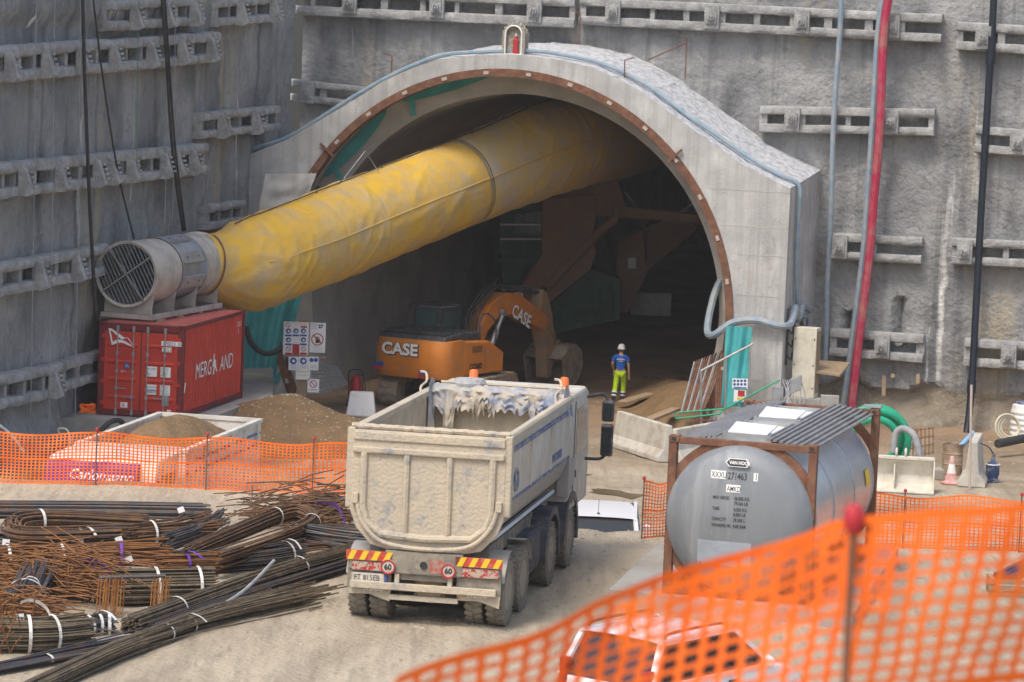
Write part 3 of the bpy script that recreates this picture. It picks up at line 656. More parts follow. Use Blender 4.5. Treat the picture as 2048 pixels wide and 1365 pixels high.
MB().lathe([(.001, .56), (.05, .59), (.05, .65), (.001, .70)], 10, Matrix.Translation((.06, .055, 0)) @ Matrix.Diagonal((1, .6, 1, 1))).obj('statue_head', m_plate, so_, True)
bh = MB(); hp = [PL(-9.0, -.1, 4.45)] + [PL(x, .35 if x < 0 else .45 + .3 * sstep(0, 4, x), z + .08 + (.02 * sin(x * 2))) for x, z in ((-8.6, 4.62), (-7.3, 5.15), (-5.3, 6.42), (-4.2, 7.12), (-3.3, 7.56), (-2.4, 7.88), (-1.2, 8.06), (0, 8.14), (.7, 8.12), (1.2, 8.09), (2.4, 7.93), (3.4, 7.55), (4.3, 7.1), (5.4, 6.40), (6.3, 5.85), (7.4, 5.17), (8.3, 4.75))]
hp += [PL(8.93, .9, 4.5), PL(8.96, .95, 3.6), PL(8.95, 1.1, 2.0), PL(8.97, 1.5, .8), PL(8.99, 2.6, .35), PL(8.99, 3.2, .3), PL(9.0, 3.4, -.3), PL(9.0, 3.4, -1.2)]
bh.tube(spline(hp, 6), .068, 8); solo(bh, 'water_hose', M('blue_hose', (.19, .29, .36), .6, col2=(.27, .36, .42), scale=2, dirt=(.36, .37, .37), dscale=3), 'dusty blue hose laid over the crest of the tunnel portal', 'hose', smooth=True)
b2 = MB(); hp = [PL(6.5, 1.9, 1.5), PL(6.35, 1.4, .9), PL(6.4, .4, -.05), PL(6.75, -.25, -.15), PL(7.3, -.25, .25), PL(8.0, -.22, .38), PL(8.75, -.2, .25), PL(9.0, .3, .3), PL(9.02, .9, .75), PL(9.02, 1.4, .35), PL(9.02, 2.0, .7), PL(9.02, 2.8, .6), PL(9.02, 3.3, .5)]
b2.tube(spline(hp, 6), .115, 8); solo(b2, 'drain_hose', m_hose, 'thick grey blue hose snaking round the right jamb of the portal', 'hose', smooth=True)
for k in range(3):   # hose hooks on the side wall
    hk = MB(); y0 = .4 + k * 1.15
    hk.bar(PL(8.9, y0, .75), PL(8.9, y0, -1.0), .06, .04)
    for z in (.1, -.3, -.7): hk.tube(spline([PL(8.92, y0 + .05, z), PL(9.0, y0 + .25, z - .14), PL(8.98, y0 + .5, z + .05)], 4), .022, 5)
    solo(hk, 'hose_rack', m_black, 'black hook rack bolted to the side of the portal', 'rack', 'hose racks on the portal side')
def hang_tube(name, pts, r, mat, label, cat, off=.45, rings=False, group=None, on=onb):
    mb = MB(); P_ = [on(px, py, off + o) for px, py, o in pts]; mb.tube(spline(P_, 8), r, 8); return solo(mb, name, mat, label, cat, group, smooth=True)
hang_tube('grey_hose', [(1683, -40, .2), (1680, 60, .2), (1668, 230, .2), (1662, 420, .1), (1655, 560, 0), (1652, 690, 0), (1650, 730, 0)], .085, m_hose, 'slim grey hose hanging straight down between portal and red hose', 'hose')
hang_tube('grey_hose', [(1772, -30, .3), (1757, 60, .3), (1745, 250, .3), (1735, 400, .2), (1725, 520, .15), (1702, 700, .1), (1688, 800, .2), (1680, 830, .4)], .10, m_hose, 'grey hose hanging tight beside the red hose', 'hose')
hang_tube('red_hose', [(1785, -40, .5), (1768, 60, .5), (1760, 250, .5), (1748, 400, .4), (1738, 520, .35), (1716, 700, .3), (1704, 810, .5), (1702, 840, .6)], .135, M('red_hose_rubber', (.42, .02, .07), .5, col2=(.36, .03, .06), scale=3, dirt=(.40, .2, .17), dscale=1), 'thick crimson hose hanging down the headwall', 'hose')
bp_ = MB(); P_ = [onb(px, py, .5 + o) for px, py, o in ((1990, -60, 0), (1986, 30, 0), (1966, 360, 0), (1957, 520, 0), (1944, 760, .2), (1933, 868, .6))]; P_ += [onb(1925, 876, 1.6), onb(1860, 905, 3.8)]
bp_.tube(spline(P_, 6), .115, 10)
for i in (7, 24): bp_.tube([spline(P_, 6)[i], spline(P_, 6)[i + 1]], .145, 10)
solo(bp_, 'black_pipe', M('black_pipe_plastic', (.012, .018, .028), .45), 'black plastic drainage pipe running down the headwall', 'pipe', smooth=True)
for k, (pts, r) in enumerate((([(165, -30), (168, 100), (172, 225), (180, 420), (190, 600), (196, 640)], .05), ([(183, -30), (205, 150), (235, 340), (268, 478)], .028), ([(322, -30), (333, 120), (345, 300), (366, 462)], .045), ([(328, -30), (338, 120), (351, 300), (371, 462)], .03))):
    hang_tube('hanging_cable', [(x, y, 0.25) for x, y in pts], r, m_black, ('heavy black cable drooping to the fan end of the red container', 'thin black cable slanting down to the fan grille', 'thick one of two black cables ending beside the timber on the fan', 'thinner twin black cable ending beside the timber on the fan')[k], 'cable', .5, on=onl, group='cables down the left wall')
for k, (x, c_) in enumerate(((70, 0), (107, 0), (159, 0), (274, 1), (333, 0), (348, 0))):
    hang_tube('survey_line', [(x + 3, -30, .3), (x - 2, 400, .3), (x - 9, 860 if x < 200 else 450, .3)], .011, M('green_cord', (.12, .22, .12), .8) if c_ else m_gray, 'thin green cord hanging on the left wall' if c_ else 'thin grey line hanging down the left wall', 'cord', .4, on=onl, group='thin lines on the left wall')
for k, (px, py, hgt, dx) in enumerate(((782, 108, .9, 1), (1247, 125, 1.0, -1), (1370, 100, 1.3, 1), (1158, 30, 1.0, 1), (868, 92, .3, -1))):
    rb = MB(); p = onplane(px, py + 60, BC, BN, .6 if k != 1 else 4.4); rb.tube([p, p + Vector((0, 0, hgt)), p + Vector((-.28 * dx, 0, hgt + .08))], .022, 5)
    if k == 2: rb.tube([p + Vector((0, 0, hgt * .9)), p + Vector((-1.2, -.2, hgt * .45))], .022, 5)
    solo(rb, 'bent_rebar', m_rust, ('hooked rusty bar left of the shrine on the portal edge', 'hooked rusty bar right of the crest on the hood roof', 'hooked rusty bar with a slanting brace on the headwall', 'tall rusty bar above the hood roof crest', 'short bent rusty bar just left of the shrine')[k], 'rebar')
# pale tarp at the left springing, teal sheets
tp = MB(); T0 = [PL(-7.9, -.12, 4.0), PL(-6.2, -.12, 4.1), PL(-6.6, -.1, 2.9), PL(-8.1, -.12, 2.2)]
def tarp(a, b):
    p = (T0[0] * (1 - a) + T0[1] * a) * (1 - b) + (T0[3] * (1 - a) + T0[2] * a) * b
    return p + BN * (.10 + .18 * abs(sin(a * 9 + b * 3)) * b + .1 * nz(a * 5, b * 5, 1))
tp.grid(tarp, 30, 16); solo(tp, 'tarpaulin', M('pale_tarp', (.62, .59, .53), .7, col2=(.52, .50, .45), scale=2), 'crumpled pale tarpaulin stuck on the left shoulder of the portal', 'tarpaulin', smooth=True)
def sheet(p00, p10, p01, p11, folds, amp, nrm):
    mb = MB(); mb.grid(lambda a, b: (p00 * (1 - a) + p10 * a) * (1 - b) + (p01 * (1 - a) + p11 * a) * b + nrm * amp * (sin(a * folds * 2 * pi + 2 * b) + .6 * nz(a * 4, b * 3, 2)), 40, 20); return mb
dv = 111.0
t1 = sheet(W(485, 590, dv), W(604, 590, dv + 1), W(490, 765, dv), W(560, 765, dv + 1), 3, .10, Vector((0, -1, 0)))
solo(t1, 'teal_sheet', m_teal, 'teal plastic sheet hanging behind the red container under the duct', 'sheet', smooth=True)
tb = MB(); tb.tube(spline([W(492, 655, 110.4), W(505, 690, 110.2), W(535, 708, 110.2), W(575, 690, 110.4), W(590, 670, 110.6)], 6), .09, 8); solo(tb, 'black_hose', m_black, 'slack black hose looped across the teal sheet behind the container', 'hose', smooth=True)
# ------------------------------------------------------------------ excavator
m_exo = M('excavator_orange', (.62, .20, .02), .45, col2=(.52, .17, .025), scale=2, dirt=(.34, .20, .10), dscale=1.6, dlo=.48, dhi=.8)
m_exmud = M('muddy_orange', (.33, .19, .10), .85, col2=(.40, .20, .06), scale=3, dirt=(.23, .18, .13), dscale=2.5, dlo=.4, dhi=.6, bump=.01, bscale=15)
m_exdk = M('excavator_dark', (.03, .033, .038), .55, col2=(.06, .06, .065), scale=4, dirt=(.22, .22, .22), dscale=6, dlo=.55, dhi=.72)
m_mud = M('mud_caked_steel', (.36, .29, .21), .9, col2=(.16, .13, .10), scale=4, dirt=(.33, .28, .21), dscale=6, bump=.012, bscale=20)
ep = G(838, 815, LOW); EY = radians(29)
ex = thing('excavator', 'orange tracked excavator with black cab and muddy bucket before the tunnel', 'excavator', (ep.x + .9, ep.y + 1.6, LOW - .02), -EY)
TRK = radians(8)     # undercarriage turned slightly from the house
TT = Matrix.Rotation(TRK, 4, 'Z')
for sx in (-1, 1):
    pr = []
    for a in range(90, 271, 20): pr.append((-1.75 + .46 * cos(radians(a)), .48 + .46 * sin(radians(a))))
    for a in range(-90, 91, 20): pr.append((1.75 + .46 * cos(radians(a)), .48 + .46 * sin(radians(a))))
    to = MB().prism(pr, sx * 1.2 - .28, sx * 1.2 + .28, 'x', TT).obj('track', m_mud, ex)
    fr_ = MB(); fr_.box(sx * 1.2 - .2, sx * 1.2 + .31, -1.5, 1.5, .28, .70, TT); fr_.obj('track_frame', m_exdk, ex)
    per = []
    for i in range(13): per.append((-1.75 + 3.5 * i / 12, .955, 0)); per.append((-1.75 + 3.5 * i / 12, .005, 0))
    for a in range(100, 261, 26): per.append((-1.75 + .47 * cos(radians(a)), .48 + .47 * sin(radians(a)), a - 90))
    for a in range(-80, 81, 26): per.append((1.75 + .47 * cos(radians(a)), .48 + .47 * sin(radians(a)), a - 90))
    for (y, z, an) in per:
        T = TT @ Matrix.Translation((sx * 1.2, y, z)) @ Matrix.Rotation(radians(an), 4, 'X'); MB().cbox((0, 0, 0), .62, .20, .045, T).obj('track_shoe', m_mud, to)
MB().box(-.8, .8, -1.0, 1.0, .5, 1.0, TT).obj('car_body', m_exdk, ex); MB().cyl((0, 0, .95), (0, 0, 1.12), .65, n=24).obj('slew_ring', m_exdk, ex, True)
# house
def rr(w, y0, y1, r, n=6):   # rounded rear outline
    pts = [(w, y1), (-w, y1)]
    for a in range(n + 1): t = pi + pi / 2 * a / n; pts.append((-w + r + r * cos(t), y0 + r + r * sin(t)))
    for a in range(n + 1): t = 1.5 * pi + pi / 2 * a / n; pts.append((w - r + r * cos(t), y0 + r + r * sin(t)))
    return pts
cwm = MB(); low_, mid_, hi_ = [rr(1.36, -2.72 + o, -1.5, .55) for o in (.10, 0, .12)]
n = len(low_)
for k, (pl_, z) in enumerate(((low_, 1.02), (mid_, 1.22), (mid_, 1.95), (hi_, 2.22))): cwm.v += [(x, y, z) for x, y in pl_]
for k in range(3):
    for i in range(n): cwm.f.append((k * n + i, k * n + (i + 1) % n, (k + 1) * n + (i + 1) % n, (k + 1) * n + i))
cwm.f += [tuple(range(n - 1, -1, -1)), tuple(3 * n + i for i in range(n))]
cw = cwm.obj('counterweight', m_exo, ex, True, angle=35)
text(cw, 'CASE', .50, (-.90, -2.735, 1.72), REAR, m_dblack, 1.12, .035, name='case_lettering_outline'); text(cw, 'CASE', .50, (-.92, -2.742, 1.735), REAR, m_dwhite, 1.12, .018, name='case_lettering')  # black copy is the printed dark outline of the white letters
for x, z in ((-1.0, 1.33), (.62, 1.18)):
    MB().box(x - .16, x + .16, -2.735, -2.722, z, z + .12).obj('badge', m_blue, cw); MB().prism([(x - .18, z - .12), (x + .2, z - .06), (x - .18, z - .0)], -2.735, -2.722, 'y').obj('reflector', m_red, cw)
hb = MB(); hb.prism([(-1.5, 1.08), (1.05, 1.08), (1.05, 1.7), (.1, 2.12), (-1.5, 2.2)], .45, 1.36, 'x'); hs = hb.obj('side_housing', m_exo, ex, bev=.06)
MB().prism([(-1.5, 1.08), (1.2, 1.08), (1.2, 1.7), (-1.5, 2.15)], -1.36, -.5, 'x').obj('side_housing', m_exo, ex, bev=.05)
text(hs, 'CX240D', .24, (1.368, -1.15, 1.28), RIGHT, m_dblack, .9, .012, shear=.15)
for k in range(6): MB().box(1.36, 1.366, -1.0, -.35, 1.80 + k * .035, 1.815 + k * .035).obj('vent_slot', m_black, hs)
MB().box(1.36, 1.364, -.2, -.19, 1.12, 2.0).obj('door_gap', m_black, hs)
hd = MB(); hd.prism([(-2.5, 2.16), (-1.3, 2.16), (-.2, 2.16), (-.2, 2.40), (-1.3, 2.44), (-2.35, 2.36)], -1.25, 1.18, 'x'); hood = hd.obj('engine_hood', m_exdk, ex, bev=.05)
for k in range(9): MB().box(-1.2, 1.1, -2.3 + k * .22, -2.2 + k * .22, 2.40, 2.455).obj('hood_slat', m_exdk, hood)
MB().cyl((.45, -.4, 2.4), (.45, -.4, 2.62), .06, n=10).obj('exhaust', m_black, ex)
# cab
m_cabg = M('cab_glass', (.05, .10, .095), .12, spec=.7)
cb = MB(); cabp = [(-.15, 1.15), (1.55, 1.15), (1.6, 1.6), (1.25, 3.0), (-.05, 3.0), (-.15, 2.2)]
cb.prism(cabp, -1.36, -.38, 'x'); cab = cb.obj('cab', m_exdk, ex, bev=.04)
MB().prism([(-.165, 2.2), (-.165, 2.25), (-.07, 2.9), (-.075, 2.95), (-.09, 2.9)], -1.25, -.5, 'x').obj('rear_window', m_cabg, cab)
MB().prism([(.05, 2.05), (1.35, 2.05), (1.16, 2.85), (.06, 2.85)], -.384, -.372, 'x').obj('side_window', m_cabg, cab)
MB().box(-1.30, -.44, -.02, 1.2, 3.0, 3.06).obj('roof_panel', M('cab_roof_dusty', (.17, .175, .18), .6, col2=(.10, .10, .105), scale=6), cab, bev=.02)
gd = MB()
for k in range(7): gd.bar((-1.25 + k * .13, .05, 3.12), (-1.25 + k * .13, 1.15, 3.12), .03)
gd.bar((-1.28, .05, 3.1), (-.45, .05, 3.1), .03); gd.bar((-1.28, 1.15, 3.1), (-.45, 1.15, 3.1), .03)
gd.obj('roof_guard', m_exdk, cab)
rl = MB(); rl.tube(spline([(-1.5, -.2, 2.3), (-1.5, -.2, 2.95), (-1.4, -.2, 3.1), (-1.35, .2, 3.1)], 4), .03, 6); rl.tube(spline([(-1.62, .0, 2.3), (-1.62, 0, 3.0), (-1.45, .0, 3.05)], 4), .025, 6); rl.obj('hand_rail', m_exdk, cab, True)
MB().tube(spline([(1.1, -.1, 2.1), (1.1, -.1, 2.75), (1.1, .3, 2.95), (1.1, .9, 2.6), (1.1, .9, 2.0)], 5), .03, 6).obj('hand_rail', m_exdk, ex, True)
# boom, arm, bucket: profile in the (y,z) plane
bx = .0
bp = [(.55, 1.55), (.95, 1.40), (1.5, 2.25), (2.2, 2.68), (3.1, 2.72), (5.35, 2.05), (5.55, 2.25), (5.5, 2.52), (3.5, 3.38), (2.45, 3.45), (1.65, 3.1), (1.05, 2.45)]
boom = MB().prism(bp, -.02, .48, 'x').obj('boom', m_exo, ex, bev=.02)
tx = (pi / 2, -.0, pi / 2)
def boomtext(mat, b, dx, dz, off): 
    o = text(boom, 'CASE', .58, (0, 0, 0), (0, 0, 0), mat, 1.0, b, name='case_lettering'); a = radians(-22)
    for v in o.data.vertices: x, y = v.co.x, v.co.y; v.co = Vector((.485 + off, 3.0 + dx + x * cos(a) - y * sin(a), 2.70 + dz + x * sin(a) + y * cos(a)))
boomtext(m_dblack, .03, .03, -.02, .0); boomtext(m_dwhite, .016, 0, 0, .004)
for sx in (-.12, .58):
    c_ = MB(); c_.cyl((sx, 1.25, 1.35), (sx, 1.9, 2.25), .10, n=10); c_.cyl((sx, 1.9, 2.25), (sx, 2.3, 2.80), .06, n=10); c_.cyl((sx - .07, 2.3, 2.83), (sx + .07, 2.3, 2.83), .12, n=12); c_.obj('boom_cylinder', m_steel, ex, True)
c_ = MB(); c_.cyl((.23, 2.9, 3.58), (.23, 4.6, 3.42), .12, n=12); c_.cyl((.23, 4.6, 3.42), (.23, 5.3, 3.3), .065, n=10); c_.obj('arm_cylinder', m_exdk, ex, True)
ho = MB()
for k in range(4): ho.tube(spline([(.0 + k * .13, .9, 2.2), (.0 + k * .13, .95, 2.75), (k * .13, 1.55, 3.30), (k * .13, 2.2, 3.62), (k * .13, 2.9, 3.66), (k * .13, 3.3, 3.55)], 5), .035, 6)
ho.tube(spline([(.1, 2.4, 3.5), (.1, 2.7, 3.9), (.1, 3.1, 3.65)], 6), .025, 6); ho.obj('hydraulic_hose', m_black, ex, True)
ar = [(5.05, 2.75), (5.2, 3.42), (5.5, 3.3), (5.95, 2.45), (6.15, 1.2), (6.0, .45), (5.7, .45), (5.55, 1.4), (5.2, 2.1)]
MB().prism(ar, .02, .44, 'x').obj('arm', m_exmud, ex, bev=.02)
lk = MB(); lk.cyl((.23, 5.85, 2.8), (.23, 6.5, 1.6), .085, n=10); lk.bar((.05, 6.5, 1.65), (.05, 6.1, .9), .07, .14); lk.bar((.41, 6.5, 1.65), (.41, 6.1, .9), .07, .14); lk.bar((.23, 6.5, 1.6), (.23, 6.55, .95), .25, .14); lk.obj('bucket_linkage', m_exmud, ex)
# bucket seen on its side, mouth towards the machine
bk = [(5.75, .55), (6.3, .95), (6.75, 1.0), (7.15, .75), (7.25, .25), (6.95, -.25), (6.5, -.45), (6.05, -.42)]
inner = [(6.05, .45), (6.4, .78), (6.75, .82), (7.0, .62), (7.08, .25), (6.85, -.12), (6.45, -.30), (6.05, -.32)]
bo_ = MB(); w0, w1 = -.55, .95; K = len(bk)
BZ = .55
for x in (w0, w1): bo_.v += [(x, y, z + BZ) for y, z in bk]
for i in range(K - 1): bo_.f.append((i, i + 1, K + i + 1, K + i))
b0 = len(bo_.v)
for x in (w0 + .05, w1 - .05): bo_.v += [(x, y, z + BZ) for y, z in inner]
for i in range(K - 1): bo_.f.append((b0 + i, b0 + K + i, b0 + K + i + 1, b0 + i + 1))
for o1 in (0, K): bo_.f += [(o1 + i, o1 + i + 1, b0 + o1 + i + 1, b0 + o1 + i) for i in range(K - 1)]
bo_.f += [(0, K, b0 + K, b0), (K - 1, b0 + K - 1, b0 + 2 * K - 1, 2 * K - 1)]
for x in (w0 + .02, w1 - .02): bo_.add([(x, y, z + BZ) for y, z in bk], [tuple(range(K))])
bko = bo_.obj('bucket', m_mud, ex, bev=.01)
for k in range(5): MB().prism([(6.1, -.45 + BZ), (6.1, -.33 + BZ), (5.85, -.40 + BZ)], w0 + .1 + k * .32, w0 + .22 + k * .32, 'x').obj('bucket_tooth', m_mud, bko)
# ------------------------------------------------------------------ machine inside the tunnel
m_gor = M('gantry_orange', (.36, .17, .08), .9, col2=(.27, .14, .075), scale=1.2, dirt=(.22, .15, .10), dscale=1.5, dlo=.4, dhi=.65)
m_ggr = M('gantry_green', (.035, .12, .08), .7, col2=(.03, .08, .06), scale=1.5)
GD = 126.0
g0 = W(1130, 640, GD); gan = thing('tunnelling_gantry', 'big orange and green steel gantry standing inside the tunnel', 'gantry', (g0.x, g0.y, LOW + .2), 0)
def flat(pts, d0, d1, mat, nm, par=gan, bev=0):
    mb = MB(); P_ = [W(x, y, GD) for x, y in pts]; n = len(P_)
    mb.add([(p.x, GD + d0, p.z) for p in P_] + [(p.x, GD + d1, p.z) for p in P_], [tuple(range(n)), tuple(range(2 * n - 1, n - 1, -1))] + [(i, i + n, (i + 1) % n + n, (i + 1) % n) for i in range(n)])
    return mb.obj(nm, mat, par, False, True, bev)
flat([(1085, 395), (1190, 385), (1190, 430), (1185, 480), (1192, 500), (1180, 535), (1085, 610), (1060, 612), (1030, 590), (1083, 505)], -1.2, .6, m_gor, 'column', bev=.03)
flat([(1090, 385), (1215, 345), (1235, 362), (1250, 412), (1420, 430), (1420, 445), (1195, 430)], -.9, .4, m_gor, 'cross_beam')
flat([(1000, 430), (1090, 400), (1090, 515), (1000, 515)], .8, 1.4, m_ggr, 'platform_panel'); flat([(995, 515), (1075, 515), (1075, 524), (995, 524)], -.2, 1.0, m_ggr, 'walkway')
flat([(1002, 524), (1050, 524), (1030, 600), (1005, 610)], .6, 1.2, m_ggr, 'lower_panel')
for x in (1005, 1047, 1085): flat([(x, 420), (x + 4, 420), (x + 4, 515), (x, 515)], -.1, .1, m_ggr, 'post')
for y in (448, 477): flat([(1000, y), (1090, y), (1090, y + 3), (1000, y + 3)], -.12, .0, m_steel, 'guard_rail')
pp_ = MB(); pp_.tube(spline([W(1088, 580, GD - 1.6), W(1160, 505, GD - 1.6), W(1215, 450, GD - 1.5), W(1230, 440, GD - 1.5), W(1233, 418, GD - 1.3)], 5), .15, 10); pp_.obj('spoil_pipe', m_gor, gan, True, True)
MB().cyl(W(1085, 620, GD - 1.7), W(1088, 575, GD - 1.7), .12, n=8).obj('pipe_end', m_black, gan, False, True)
flat([(1100, 610), (1182, 540), (1240, 560), (1240, 640), (1110, 668)], .2, 2.5, m_ggr, 'machine_flank')
for k in range(7): MB().bar(W(1105 + k * 19, 612 - k * 7, GD - .1), W(1100 + k * 21, 664 - k * 4, GD - .3), .07, .12).obj('rib', m_ggr, gan, False, True)
flat([(1240, 500), (1290, 470), (1300, 560), (1260, 640), (1235, 640)], 3.0, 4.5, m_gor, 'rear_column'); flat([(1300, 470), (1370, 440), (1410, 470), (1300, 560)], 4, 5, m_gor, 'rear_brace')
for (a, b) in (((1215, 360), (1260, 425)), ((1395, 400), (1352, 432)), ((1250, 385), (1280, 425))): MB().bar(W(*a, GD - .2), W(*b, GD - .2), .07).obj('brace', m_gray, gan, False, True)
for (x, y) in ((1030, 578), (1261, 528)): flat([(x, y), (x + 16, y), (x + 16, y + 22), (x, y + 22)], -1.24 if x < 1100 else 2.95, -1.21 if x < 1100 else 2.99, m_dwhite, 'notice')
flat([(1030, 430), (1085, 425), (1085, 470), (1030, 472)], .4, .6, m_glass, 'window')
bl = MB(); b0 = W(1302, 605, 131); bl.hexa([Vector((b0.x + a, 131 + b, z + b0.z)) for z in (-.5, .35) for a, b in ((-.75, 0), (.75, 0), (.7, .6), (-.7, .6))]); solo(bl, 'concrete_block', m_conc, 'pale concrete block lying deep inside the tunnel', 'concrete block', bev=.03)
# ------------------------------------------------------------------ worker
m_skin = M('skin', (.50, .28, .19), .6); m_tee = M('blue_tee', (.012, .10, .46), .85, col2=(.015, .13, .52), scale=5)
m_hivis = M('hi_vis_yellow', (.50, .72, .01), .8, col2=(.42, .62, .01), scale=4); m_navy = M('navy_band', (.02, .03, .09), .8); m_boot = M('boots', (.05, .045, .04), .8)
wp = G(1238, 806, LOW); wp.z = gz(wp.x, wp.y)
wk = thing('person', 'worker in white helmet, blue t-shirt and yellow trousers walking into the tunnel', 'person', wp, radians(-6))
def skin(name, verts, edges, radii, mat, parent, sub=2):
    me = bpy.data.meshes.new(name); me.from_pydata(verts, edges, []); o = bpy.data.objects.new(name, me); COL.objects.link(o)
    md = o.modifiers.new('skin', 'SKIN'); md.use_smooth_shade = True
    for i, r in enumerate(radii):
        sv = me.skin_vertices[0].data[i]; sv.radius = r if isinstance(r, tuple) else (r, r)
    me.skin_vertices[0].data[0].use_root = True
    s = o.modifiers.new('sub', 'SUBSURF'); s.levels = sub; s.render_levels = sub
    dg = bpy.context.evaluated_depsgraph_get(); bpy.context.view_layer.update()
    nm = bpy.data.meshes.new_from_object(o.evaluated_get(bpy.context.evaluated_depsgraph_get())); bpy.data.objects.remove(o)
    nm.materials.clear(); nm.materials.append(mat); nm.polygons.foreach_set('use_smooth', [True] * len(nm.polygons))
    q = bpy.data.objects.new(name, nm); COL.objects.link(q); q.parent = parent; return q
# body: pelvis root, spine, neck, head, arms, legs (facing +y, seen from behind)
bv = [(0, 0, .95), (0, .01, 1.12), (0, .0, 1.32), (0, -.01, 1.44), (0, 0, 1.52), (0, .02, 1.60), (0, .03, 1.69),
      (-.19, -.01, 1.42), (-.27, -.02, 1.18), (-.24, .14, 1.02), (-.22, .20, .96), (.19, -.01, 1.42), (.26, -.02, 1.16), (.28, .03, .92), (.28, .06, .84),
      (-.10, .0, .90), (-.13, -.06, .50), (-.17, -.24, .10), (-.17, -.13, .05), (.10, .0, .90), (.11, .12, .50), (.10, .13, .10), (.11, .26, .05)]
be = [(0, 1), (1, 2), (2, 3), (3, 4), (4, 5), (5, 6), (3, 7), (7, 8), (8, 9), (9, 10), (3, 11), (11, 12), (12, 13), (13, 14), (0, 15), (15, 16), (16, 17), (17, 18), (0, 19), (19, 20), (20, 21), (21, 22)]
brd = [(.14, .10), (.13, .095), (.16, .105), (.12, .09), .055, (.075, .085), (.07, .08), .06, .045, .035, .03, .06, .045, .035, .03, .085, .062, .045, .04, .085, .062, .045, .04]
skin('body', bv, be, brd, m_skin, wk)
tv = [bv[0], bv[1], bv[2], bv[3], bv[7], (-.245, -.015, 1.26), bv[11], (.235, -.015, 1.25), (0, 0, .98)]
skin('t_shirt', [(0, 0, .93), (0, .01, 1.12), (0, 0, 1.32), (0, -.01, 1.45), (-.20, -.01, 1.42), (-.255, -.015, 1.24), (.20, -.01, 1.42), (.25, -.015, 1.23)], [(0, 1), (1, 2), (2, 3), (3, 4), (4, 5), (3, 6), (6, 7)],
     [(.165, .12), (.155, .115), (.185, .125), (.11, .09), .085, .075, .085, .075], m_tee, wk)
trv = [(0, 0, .95), (-.10, 0, .88), (-.13, -.06, .50), (-.16, -.20, .19), (.10, 0, .88), (.11, .12, .50), (.10, .13, .19)]
skin('trousers', trv, [(0, 1), (1, 2), (2, 3), (0, 4), (4, 5), (5, 6)], [(.17, .125), .112, .09, .082, .112, .09, .082], m_hivis, wk)
for (a, b, nm, mat, r) in (((-.148, -.15, .30), (-.153, -.17, .255), 'reflective_band', m_dwhite, .095), ((-.155, -.175, .25), (-.16, -.20, .20), 'navy_hem', m_navy, .094), ((-.16, -.20, .195), (-.163, -.22, .15), 'reflective_band', m_dwhite, .09),
                           ((.105, .124, .30), (.104, .126, .255), 'reflective_band', m_dwhite, .095), ((.104, .126, .25), (.102, .128, .20), 'navy_hem', m_navy, .094), ((.102, .128, .195), (.10, .13, .15), 'reflective_band', m_dwhite, .09)):
    MB().cyl(a, b, r, n=14).obj(nm, mat, wk, True)
for p, d in (((-.17, -.24, .02), .10), ((.10, .14, .0), .13)):
    b = MB(); b.tube([Vector(p) + Vector((0, -.06, .16)), Vector(p) + Vector((0, -.03, .06)), Vector(p) + Vector((0, .08, .045)), Vector(p) + Vector((0, .18, .03))], [.07, .075, .06, .035], 10); b.obj('boot', m_boot, wk, True)
hm = MB(); hm.lathe([(.135, 1.66), (.15, 1.665), (.125, 1.68), (.122, 1.73), (.10, 1.79), (.055, 1.825), (.001, 1.832)], 20, Matrix.Translation((0, .025, .02)) @ Matrix.Diagonal((.95, 1.12, 1, 1))); hm.obj('helmet', m_dwhite, wk, True)
MB().lathe([(.06, 1.56), (.085, 1.60), (.09, 1.66), (.08, 1.68)], 14, Matrix.Translation((0, .015, 0))).obj('hair', M('grey_hair', (.14, .11, .09), .9), wk, True)
for sx, x, y, z in ((-1, -.22, .20, .95), (1, .28, .06, .83)):      # hands with fingers
    h = MB(); h.tube([(x, y, z + .02), (x, y + .01, z - .04), (x, y + .015, z - .09)], [.03, .04, .035], 8)
    for k in range(4): h.tube([(x - .028 + k * .019, y + .015, z - .08), (x - .028 + k * .019, y + .025, z - .125 - .01 * (k in (1, 2))), (x - .026 + k * .018, y + .012, z - .16)], [.010, .009, .007], 6)
    h.tube([(x + sx * -.035, y + .02, z - .03), (x + sx * -.055, y + .035, z - .07), (x + sx * -.05, y + .04, z - .10)], [.012, .011, .008], 6); h.obj('hand', m_skin, wk, True)
for row, (nn, zz, hh_) in enumerate(((10, 1.345, .045), (6, 1.285, .03))):      # print too small to read: a curved row of marks
    mb = MB()
    for k in range(nn):
        x = (k - (nn - 1) / 2) * .026; z = zz + .035 * cos(x * 9) - .035; mb.box(x - .009, x + .009, -.137, -.128, z, z + hh_ * (.8 + .2 * (k % 3 == 0)))
    mb.obj('shirt_print', m_dwhite, wk, kind='stuff')
# ------------------------------------------------------------------ soil heap, planks, barriers
m_soil = M('heaped_soil', (.23, .145, .07), .95, col2=(.17, .11, .055), scale=1.5, dirt=(.33, .24, .14), dscale=9, dlo=.58, dhi=.68, bump=.05, bscale=12)
hp0 = W(575, 780, 100.5); hc = Vector((hp0.x, 100.8, 0)); hh = hp0.z - LOW
sh_ = MB()
def heap(a, b):
    r = b * 4.6; t = a * 2 * pi; x = hc.x + r * cos(t); y = hc.y + r * sin(t) * .9
    q = r / 4.0 * (1 + .12 * nz(cos(t) * 2, sin(t) * 2, 3)); z = hh * max(-.12, (1 - q) if q > .18 else .82 + .1 * cos(q / .18 * pi / 2)) + .12 * nz(x, y, 2, 1.2) * (b > .05) + .05 * nz(x, y, 7, 4)
    return Vector((x, y, LOW + z - .05))
sh_.grid(heap, 96, 44); solo(sh_, 'soil_heap', m_soil, 'cone-shaped heap of brown stony soil beside the red container', 'soil heap', smooth=True, angle=180)
